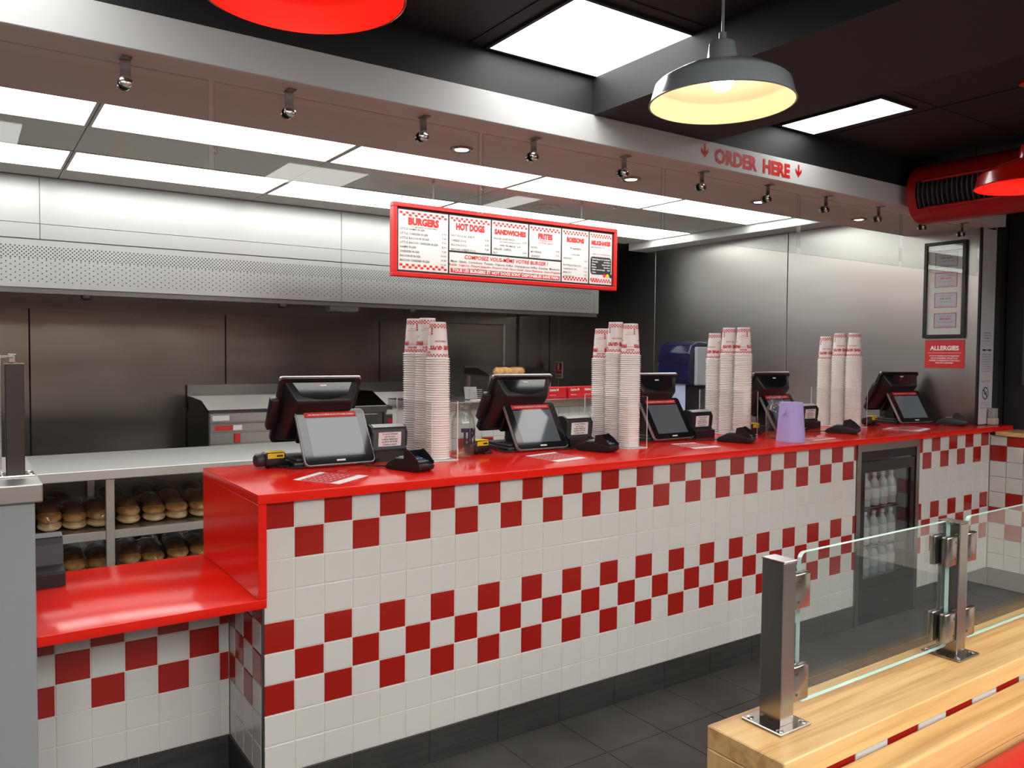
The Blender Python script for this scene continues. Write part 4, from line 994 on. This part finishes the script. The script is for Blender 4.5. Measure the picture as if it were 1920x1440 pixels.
for i, (x, y, a, lab) in enumerate([(.592, .295, R(18), 'black card reader in front of the first receipt printer'), (1.605, .385, R(18), 'black card reader in front of the second cup rack'), (2.468, .305, R(22), 'black card reader in front of the third cup rack'), (3.40, .31, R(24), 'black card reader in front of the fourth cup rack'), (4.55, .27, R(28), 'black card reader at the far right end of the countertop')]):
    if i == 0: rp.location = (x, y, CT); rp.rotation_euler = (0, 0, a); rp['label'] = lab
    else: dup(rp, (x, y, CT), a, lab)

# ---- hand scanners lying on the counter
def scanner_proto():
    t = thing('barcode_scanner', 'x', 'scanner', (0, 0, 0), 'barcode scanners on the countertop')
    MB().bbox(0, .085, -.028, .028, .004, .060, .012, 3).build('head', 'black_plastic', t, 50)
    MB().lathe([(.0, 0), (.020, .0), (.026, .006), (.026, .03), (.022, .034)], -.030, 0, .030, 20, 'x').build('window_ring', 'dark_plastic', t, 50)
    MB().bbox(.012, .078, -.0286, .018, .0585, .0612, .001, 1).build('yellow_label', 'yellow_label', t)
    MB().bbox(.010, .076, -.0295, -.0278, .036, .056, .001, 1).build('yellow_label', 'yellow_label', t)
    MB().bbox(.045, .070, -.0300, -.0294, .041, .049, .0003, 1).build('bar_print', 'print_black', t)
    MB().bbox(.02, .07, -.02, .03, 0, .006, .002, 1).build('foot', 'rubber', t)
    MB().tube([(.08, .0, .02), (.10, -.02, .008), (.085, -.04, .005), (.06, -.045, .005), (.05, -.03, .006)], .004, 7).build('cable', 'rubber', t, 60)
    return t
sp = scanner_proto()
for i, (x, y, a, lab) in enumerate([(.165, .545, R(5), 'black scanner with a yellow label at the left end of the red countertop'), (1.075, .50, R(10), 'black scanner with a yellow label between the tip jar and the second till'), (2.895, .47, R(8), 'black scanner with a yellow label behind the third cup rack'), (4.045, .45, R(5), 'black scanner with a yellow label beside the fourth cup rack')]):
    if i == 0: sp.location = (x, y, CT); sp.rotation_euler = (0, 0, a); sp['label'] = lab
    else: dup(sp, (x, y, CT), a, lab)

# ---- printed sheets
def sheet(label, pts):
    a, b, c_, d = [Vector((x, y, 0)) for x, y in pts]
    def P(u, v, h): q = a.lerp(b, u).lerp(d.lerp(c_, u), v); return (q.x, q.y, CT+h)
    t = thing('menu_sheet', label, 'paper sheet', ((a+c_)/2)+Vector((0, 0, CT)), 'printed menu sheets on the countertop')
    m = MB(); m.add([P(0, 0, .0004), P(1, 0, .0004), P(1, 1, .0004), P(0, 1, .0004), P(0, 0, .0012), P(1, 0, .0012), P(1, 1, .0012), P(0, 1, .0012)], [(0, 3, 2, 1), (4, 5, 6, 7), (0, 1, 5, 4), (1, 2, 6, 5), (2, 3, 7, 6), (3, 0, 4, 7)])
    s = m.build('sheet', 'paper', t)
    MB().quad(P(.01, .14, .0016), P(.99, .14, .0016), P(.99, .80, .0016), P(.01, .80, .0016)).build('red_block', 'board_red', s)
    w = MB()
    for r in range(5):
        for k in range(6):
            u0 = .06+k*.15; L = random.uniform(.05, .11); v0 = .20+r*.115
            w.quad(P(u0, v0, .002), P(u0+L, v0, .002), P(u0+L, v0+.022, .002), P(u0, v0+.022, .002))
    w.build('white_lines', 'print_white', s)
sheet('red and white printed menu sheet in front of the first till', [(.165, .20), (.31, .325), (.425, .15), (.265, .03)])
sheet('red and white printed menu sheet in front of the second till', [(1.24, .32), (1.43, .36), (1.425, .125), (1.24, .09)])
sheet('red and white printed menu sheet in front of the third till', [(2.135, .325), (2.29, .315), (2.27, .12), (2.09, .12)])
sheet('printed menu sheet beside the lilac paper roll', [(2.93, .14), (3.13, .15), (3.14, .07), (2.93, .06)])
sheet('printed menu sheet in front of the rightmost till', [(3.90, .26), (4.12, .27), (4.17, .10), (3.95, .05)])
sheet('loose printed sheet lying askew over another at the right end', [(4.02, .30), (4.24, .24), (4.20, .12), (4.0, .17)])

# ---- jars and paper roll
def jar(label, x, y, txt):
    t = thing('tip_jar', label, 'jar', (x, y, CT), 'glass tip jars')
    MB().open_lathe([(.0, .002), (.044, .002), (.050, .010), (.052, .05), (.052, .14), (.048, .165), (.036, .185), (.034, .192), (.037, .197), (.037, .203), (.034, .206), (.035, .224), (.037, .227), (.0345, .230), (.032, .227), (.031, .19), (.044, .160), (.0485, .138), (.0485, .05), (.046, .012), (0, .008)], x, y, CT, 32).build('glass', 'jar_glass', t, 60)
    vs, fs = text_geo(txt, .085, bold=.06, align='CENTER', width=.085)
    MB().add([(x+.0528*math.sin(v.x/.0528+.10), y-.0528*math.cos(v.x/.0528+.10), CT+.062+v.y) for v in vs], fs).build('lettering', 'print_navy', t)
    for k in range(3):
        a = random.uniform(0, 6); MB().lathe([(0, 0), (.011, 0), (.011, .002), (0, .002)], x+.018*math.cos(a), y+.018*math.sin(a), CT+.0085+k*.0022, 14).build('coin', 'gold', t)
jar('glass tip jar with dark lettering beside the first cup rack', 1.005, .455, 'TIPS')
jar('glass tip jar half hidden behind the lilac paper roll', 2.845, .245, 'TIPS')
pr = thing('paper_roll', 'lilac paper towel roll standing on the red countertop', 'paper roll', (2.79, .105, CT))
m = MB(); n = 40
m.lathe([(.0, .0), (.0735, .0), (.0735, .004), (.0725, .01), (.0585, .200), (.0575, .204), (.022, .204), (.021, .10), (0, .10)], 2.79, .105, CT+.0003, 40).build('roll', 'towel_lilac', pr, 50)
MB().add([(2.735, .128, CT+.15), (2.728, .10, CT+.17), (2.712, .085, CT+.155), (2.722, .11, CT+.135)], [(0, 1, 2, 3)]).build('loose_end', 'towel_lilac', pr)

# ================================================================== PENDANTS, DUCT
def pendant(label, x, y, zr, outer, inner, bulbm):
    t = thing('pendant_lamp', label, 'pendant lamp', (x, y, zr), 'pendant lamps over the queue')
    zt = zr+.165
    prof = [(.196, 0), (.200, .002), (.197, .006), (.184, .052), (.176, .060), (.13, .086), (.08, .104), (.048, .112), (.044, .114), (.036, .165), (.030, .170), (.0, .170)]
    sh = MB().open_lathe(prof, x, y, zr, 56).build('shade', outer, t, 50)
    MB().open_lathe([(.195, .001), (.181, .052), (.172, .058), (.128, .083), (.078, .101), (.03, .108), (0, .108)], x, y, zr, 56).build('shade_lining', inner, sh, 50)
    MB().tube([(x, y, zt), (x, y, zt+.03)], .011, 10).build('cord_grip', outer, t, 60)
    MB().tube([(x, y, zt+.03), (x, y, ZC-.02)], .0042, 8).build('cord', 'lamp_white' if outer == 'lamp_white' else 'lamp_red', t, 60)
    MB().lathe([(.05, 0), (.05, -.012), (.03, -.022), (0, -.024)], x, y, ZC, 24).build('canopy', outer, t, 50)
    MB().lathe([(0, .036), (.018, .039), (.030, .052), (.033, .068), (.026, .088), (.016, .104)], x, y, zr, 24).build('bulb', bulbm, t, 60)
mat('lining_red', (0.72, 0.012, 0.008), 0.45)
pendant('white metal pendant lamp with a glowing bulb above the queue', .965, -.985, 2.178, 'lamp_white', 'lamp_inside', 'bulb')
pendant('large red pendant lamp cut off by the top edge', -.22, -.97, 2.178, 'lamp_red', 'lining_red', 'bulb')
pendant('red pendant lamp at the right edge in front of the red duct', 2.79, -1.0, 2.178, 'lamp_red', 'lining_red', 'bulb')

dk = thing('ventilation_duct', 'red spiral ventilation duct with a long dark grille', 'duct', (3.72, -1.5, 2.41))
DX, DZ, DR_, DY0, DY1 = 3.70, 2.395, .162, -.06, -3.4
def dpt(a, y, r=DR_): return (DX+r*math.cos(a), y, DZ+r*math.sin(a))
# grille faces the left-front: angles measured from +x towards +z
A0, A1 = R(163), R(216)
shell = MB(); N = 44
L = (DY0-DY1)
angs = [A1+(2*math.pi-(A1-A0))*k/N for k in range(N+1)]
for i in range(N):
    shell.quad(dpt(angs[i], DY0), dpt(angs[i], DY1), dpt(angs[i+1], DY1), dpt(angs[i+1], DY0))
for (y0, y1) in ((DY0, DY0-.05), (DY1+.3, DY1)):
    for k in range(6):
        a, b = A0+(A1-A0)*k/6, A0+(A1-A0)*(k+1)/6; shell.quad(dpt(a, y0), dpt(a, y1), dpt(b, y1), dpt(b, y0))
shell.add([dpt(2*math.pi*k/48, DY0) for k in range(48)], [list(range(48))]); shell.add([dpt(2*math.pi*k/48, DY1) for k in range(48)], [list(range(48))])
shell.build('shell', 'duct_red', dk, 40)
ib_ = MB()
for k in range(6):
    a, b = A0+(A1-A0)*k/6, A0+(A1-A0)*(k+1)/6; ib_.quad(dpt(a, DY0-.05, DR_-.05), dpt(a, DY1+.3, DR_-.05), dpt(b, DY1+.3, DR_-.05), dpt(b, DY0-.05, DR_-.05))
ib_.build('grille_backing', 'hole', dk)
fr_ = MB()
for a in (A0, A1):
    fr_.tube([dpt(a, DY0-.085, DR_+.002), dpt(a, DY1+.3, DR_+.002)], .008, 8)
fr_.build('grille_frame', 'duct_red', dk, 50)
sl = MB()
for k in range(5): a, b = A0+(A1-A0)*k/5, A0+(A1-A0)*(k+1)/5; sl.add([dpt(a, -.0012, DR_), dpt(b, -.0012, DR_), dpt(b, -.0012, DR_-.03), dpt(a, -.0012, DR_-.03), dpt(a, .0012, DR_), dpt(b, .0012, DR_), dpt(b, .0012, DR_-.03), dpt(a, .0012, DR_-.03)], [(0, 1, 2, 3), (4, 7, 6, 5), (0, 4, 5, 1), (2, 6, 7, 3)])
SLM = sl.mesh('slat', 'slat_metal')
k = 0
while DY0-.062-k*.026 > DY1+.31:
    o = bpy.data.objects.new('slat', SLM); o.location = (0, DY0-.062-k*.026, 0); link(o, dk); k += 1
for k in range(14):
    y0 = DY0-.10-k*.24
    MB().tube([dpt(R(220)+R(140)*q/16, y0-.20*q/16, DR_+.0005) for q in range(17)], .0022, 5).build('spiral_seam', 'duct_red', dk, 60)
for y in (-.35, -1.6): MB().tube([(DX, y, DZ+DR_), (DX, y, ZC)], .003, 6).build('hanger_rod', 'rubber', dk)

# ================================================================== BENCH DIVIDER (right foreground)
BX0, BX1, BY0, BY1, BZ = .283, 3.2, -1.733, -1.574, .842
bn = thing('divider_wall', 'wood topped divider with a red and white tiled face in the right foreground', 'divider', (1.5, -1.65, 0))
MB().box(BX0+.038, BX1, BY0+.018, BY1-.012, 0, BZ-.041).build('core', 'grout', bn)
MB().bbox(BX0, BX1, BY0, BY1, BZ-.040, BZ, .002, 1).build('wood_cap', 'wood', bn)
MB().bbox(BX0, BX0+.036, BY0, BY1, 0, BZ-.0405, .002, 1).build('wood_end', 'wood_end', bn)
for k in range(28):
    x0 = .393+(k-1)*.1019; x1 = x0+.1019
    if k == 0: x0 = BX0+.038
    if x1 > BX1: break
    for r in range(4):
        place_tile(TR if (k+r) % 2 else TW, 'tile', bn, x0, x1, BZ-.042-.1*(r+1)+.0, BZ-.042-.1*r, 'y', BY0+.010)
    for r in range(3):
        o = place_tile(TR if (k+r) % 2 else TW, 'tile', bn, x0, x1, BZ-.042-.1*(r+1), BZ-.042-.1*r, 'y', BY1-.004)
        o.rotation_euler = (0, 0, math.pi); o.location = (x1-.002, BY1-.004, o.location.z)
ld = thing('banquette', 'wood trimmed red banquette at the lower right corner', 'bench', (1.8, -1.9, 0))
MB().bbox(.36, BX1, -1.795, -1.7365, .735, .797, .004, 2).build('wood_trim', 'wood', ld)
MB().bbox(.36, BX1, -1.790, -1.74, .0, .7345, .002, 1).build('back_board', 'wood', ld)
MB().bbox(.42, BX1, -1.90, -1.797, .40, .745, .035, 4).build('backrest', 'seat_red', ld, 60)
MB().bbox(.42, BX1, -2.32, -1.86, .38, .46, .03, 3).build('seat', 'seat_red', ld, 60)
MB().box(.45, BX1, -2.26, -1.80, .0, .38).build('plinth', 'wood', ld)
for i, px_ in enumerate((.392, .985, 1.578, 2.171)):
    py_ = -1.634
    t = stanchion('glass_post', 'brushed steel post on the wooden divider, %s from the left' % ordn[i], px_, py_, BZ+.0003, .289, .035, .046, .084, 'steel posts on the divider')
    for sgn in (-1, 1):
        if i == 0 and sgn < 0: continue
        for zc in (BZ+.068, BZ+.232):
            xx0, xx1 = (px_+.0195, px_+.062) if sgn > 0 else (px_-.062, px_-.0195)
            c_ = MB().bbox(xx0, xx1, py_-.021, py_-.0065, zc-.032, zc+.032, .0035, 2).build('clamp_plate', 'steel_satin', t, 50)
            MB().bbox(xx0, xx1, py_+.0065, py_+.019, zc-.032, zc+.032, .0035, 2).build('clamp_plate', 'steel_satin', t, 50)
            MB().box(min(xx0, xx1)+.003, max(xx0, xx1)-.003, py_-.0065, py_-.0045, zc-.029, zc+.029).build('clamp_gasket', 'rubber', t)
            MB().box(min(xx0, xx1)+.003, max(xx0, xx1)-.003, py_+.0045, py_+.0065, zc-.029, zc+.029).build('clamp_gasket', 'rubber', t)
            for q in (-.018, .018):
                MB().lathe([(0, -.0007), (.0028, -.0007), (.0028, .0)], (px_+.027) if sgn > 0 else (px_-.027), py_-.021, zc+q, 10, 'y').build('screw', 'steel_dark', c_)
for i, (a, b) in enumerate(((.392, .985), (.985, 1.578), (1.578, 2.171))):
    x0, x1, z0, z1, r = a+.056, b-.022, BZ+.022, BZ+.293, .014
    pts = []
    for (cx_, cz_, s0) in ((x1-r, z1-r, 0), (x0+r, z1-r, 90), (x0+r, z0+r, 180), (x1-r, z0+r, 270)):
        for k in range(5): q = R(s0+90*k/4); pts.append((cx_+r*math.cos(q), cz_+r*math.sin(q)))
    g = MB().py(pts, -1.634-.0043, -1.634+.0043); g.mi = [0, 0]+[1]*len(pts)
    o = g.build('glass_partition', ['glass', 'glass_edge']); tag(o, 'clear glass panel between steel posts on the divider, %s from the left' % ordn[i], 'glass panel', 'glass panels on the divider')
